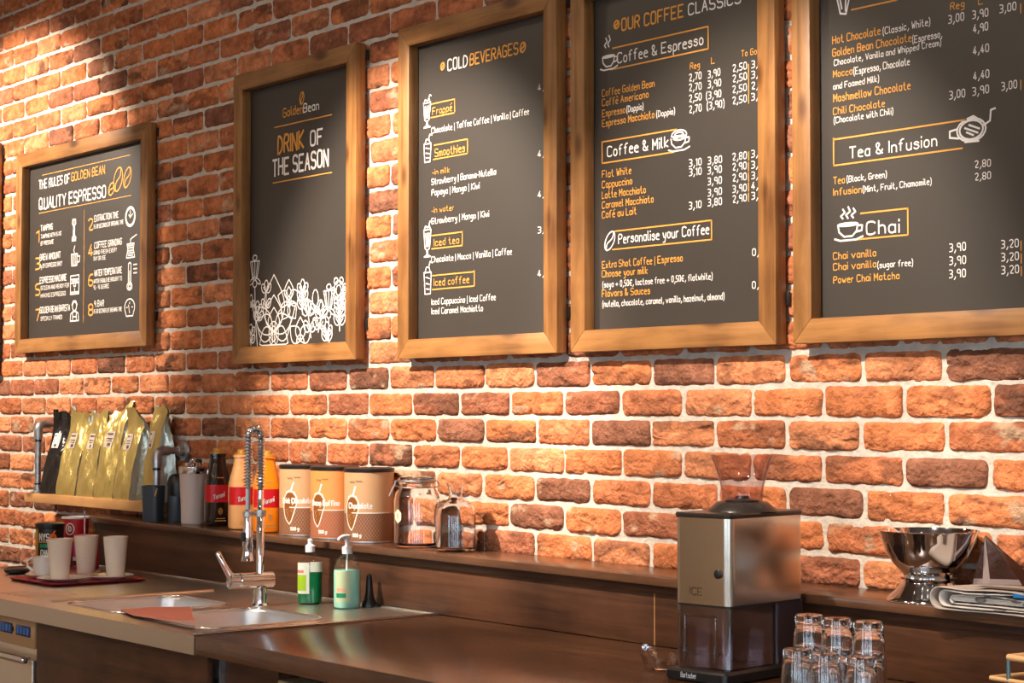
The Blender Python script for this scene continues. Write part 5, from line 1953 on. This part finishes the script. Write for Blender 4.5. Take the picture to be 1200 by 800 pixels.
def u_sheet(mb, x0, x1, z0, z1, th, y0, y1, seed):
    R = random.Random(seed)
    ph = [R.uniform(0, 6) for _ in range(4)]
    zc, r = (z0 + z1) / 2, (z1 - z0) / 2
    prof = [(x1 + (x0 + r - x1) * q / 10, z1) for q in range(11)]
    prof += [(x0 + r - r * math.sin(a), zc + r * math.cos(a)) for a in [PI * q / 10 for q in range(1, 10)]]
    prof += [(x0 + r + (x1 - x0 - r) * q / 10, z0) for q in range(11)]
    n = len(prof)
    vs, fs = [], []
    ny = 6
    for j in range(ny + 1):
        v = j / ny
        y = y0 + (y1 - y0) * v
        for i, (x, z) in enumerate(prof):
            dz = .0025 * math.sin(9 * (x - x0) * 4 + ph[0] + 2 * v) * (1 if i < n // 2 else .2)
            vs.append((x, y + .006 * math.sin(x * 20 + ph[1]) * (1 - v), z + dz))
    off = len(vs)
    for j in range(ny + 1):
        v = j / ny
        y = y0 + (y1 - y0) * v
        for i, (x, z) in enumerate(prof):
            q = prof[min(i + 1, n - 1)], prof[max(i - 1, 0)]
            tx, tz = q[0][0] - q[1][0], q[0][1] - q[1][1]
            ln = math.hypot(tx, tz) or 1
            nx_, nz_ = -tz / ln, tx / ln
            dz = .0025 * math.sin(9 * (x - x0) * 4 + ph[0] + 2 * v) * (1 if i < n // 2 else .2)
            vs.append((x + nx_ * th, y + .006 * math.sin(x * 20 + ph[1]) * (1 - v), z + nz_ * th + dz))
    for j in range(ny):
        for i in range(n - 1):
            a = j * n + i
            fs.append((a, a + 1, a + n + 1, a + n))
            fs.append((off + a, off + a + n, off + a + n + 1, off + a + 1))
    for i in range(n - 1):
        fs.append((i, off + i, off + i + 1, i + 1))
        a = ny * n + i
        fs.append((a, a + 1, off + a + 1, off + a))
    for j in range(ny):
        fs.append((j * n, j * n + n, off + j * n + n, off + j * n))
        a = j * n + n - 1
        fs.append((a, off + a, off + a + n, a + n))
    return mb.add(vs, fs)


def newsprint():
    m = mat('newsprint', (0.60, 0.55, 0.50, 1), .85)
    nt = m.node_tree
    p = nt.nodes['Principled BSDF']
    tc = nt.nodes.new('ShaderNodeTexCoord')
    mp = nt.nodes.new('ShaderNodeMapping')
    mp.inputs['Scale'].default_value = (14, 5, 30)
    v = nt.nodes.new('ShaderNodeTexVoronoi')
    v.inputs['Scale'].default_value = 1.6
    r = nt.nodes.new('ShaderNodeValToRGB')
    e = r.color_ramp.elements
    e[0].position, e[0].color = .30, (.13, .11, .10, 1)
    e[1].position, e[1].color = .36, (.62, .57, .52, 1)
    q = r.color_ramp.elements.new(.16)
    q.color = (.30, .26, .23, 1)
    nt.links.new(tc.outputs['Object'], mp.inputs['Vector'])
    nt.links.new(mp.outputs['Vector'], v.inputs['Vector'])
    nt.links.new(v.outputs['Distance'], r.inputs['Fac'])
    nt.links.new(r.outputs['Color'], p.inputs['Base Color'])
    return m


bx = -2.45
t = thing('newspaper', 'folded grey newspaper lying on the ledge in front of the brown pack', 'newspaper', (bx, -.15, put(bx)), .06)
np_m = newsprint()
for i, (xa, za, zb) in enumerate(((-.215, .0015, .050), (-.200, .008, .043), (-.178, .014, .036))):
    u_sheet(MB(), xa, .40 - .01 * i, za, zb, .002, -.082 + .006 * i, .055, 3 + i).build('sheet', np_m if i else plain('grey_newsprint', 182, 168, 158, .85), t, autosmooth=False)
MB().box(-.18, .38, -.055, .05, .019, .031, .002).build('inner_pages', np_m, t)
pr = MB()
for x0_, x1_, y0_, y1_ in ((-.12, .02, -.06, -.02), (.05, .16, -.05, .0)):
    pr.quad((x0_, y0_, .0545), (x1_, y0_, .0545), (x1_, y1_, .0545), (x0_, y1_, .0545))
pr.build('printed_picture', plain('news_grey', 110, 98, 90, .8), t)
MB().box(-.005, .05, -.0835, -.0700, .040, .0495, .001).build('blue_picture', plain('news_blue', 30, 120, 190, .7), t)

# wire caddy at the near corner
t = thing('wire_caddy', 'small wire caddy with pale top rail at the near corner of the worktop', 'caddy', (-2.114, -.580, W), -.12)
pale = plain('pale_rail', 226, 178, 124, .4)
for x in (-.055, .12):
    for y in (-.05, .06):
        MB().tube([(x, y, .001), (x, y, .150)], .0042, 10).build('post', plain('teal_steel', 110, 140, 150, .25, metal=.7), t)
for z in (.152,):
    MB().tube([(-.055, -.05, z), (.12, -.05, z), (.12, .06, z), (-.055, .06, z), (-.055, -.05, z)], .006, 10).build('top_rail', pale, t)
MB().tube([(-.10, -.05, .108), (.12, -.05, .108), (.12, .06, .108), (-.10, .06, .108), (-.10, -.05, .108)], .0045, 10).build('middle_rail', pale, t)
MB().box(-.055, .12, -.05, .06, .002, .006).build('floor_plate', M['galv'], t)
t = thing('paper_cup', 'white paper cup standing inside the wire caddy', 'cup', (-2.095, -.585, W + .0065))
MB().lathe([(.026, 0), (.027, .002), (.036, .112), (.037, .115), (.034, .115), (.025, .006)], 28).build('cup', M['paper'], t)
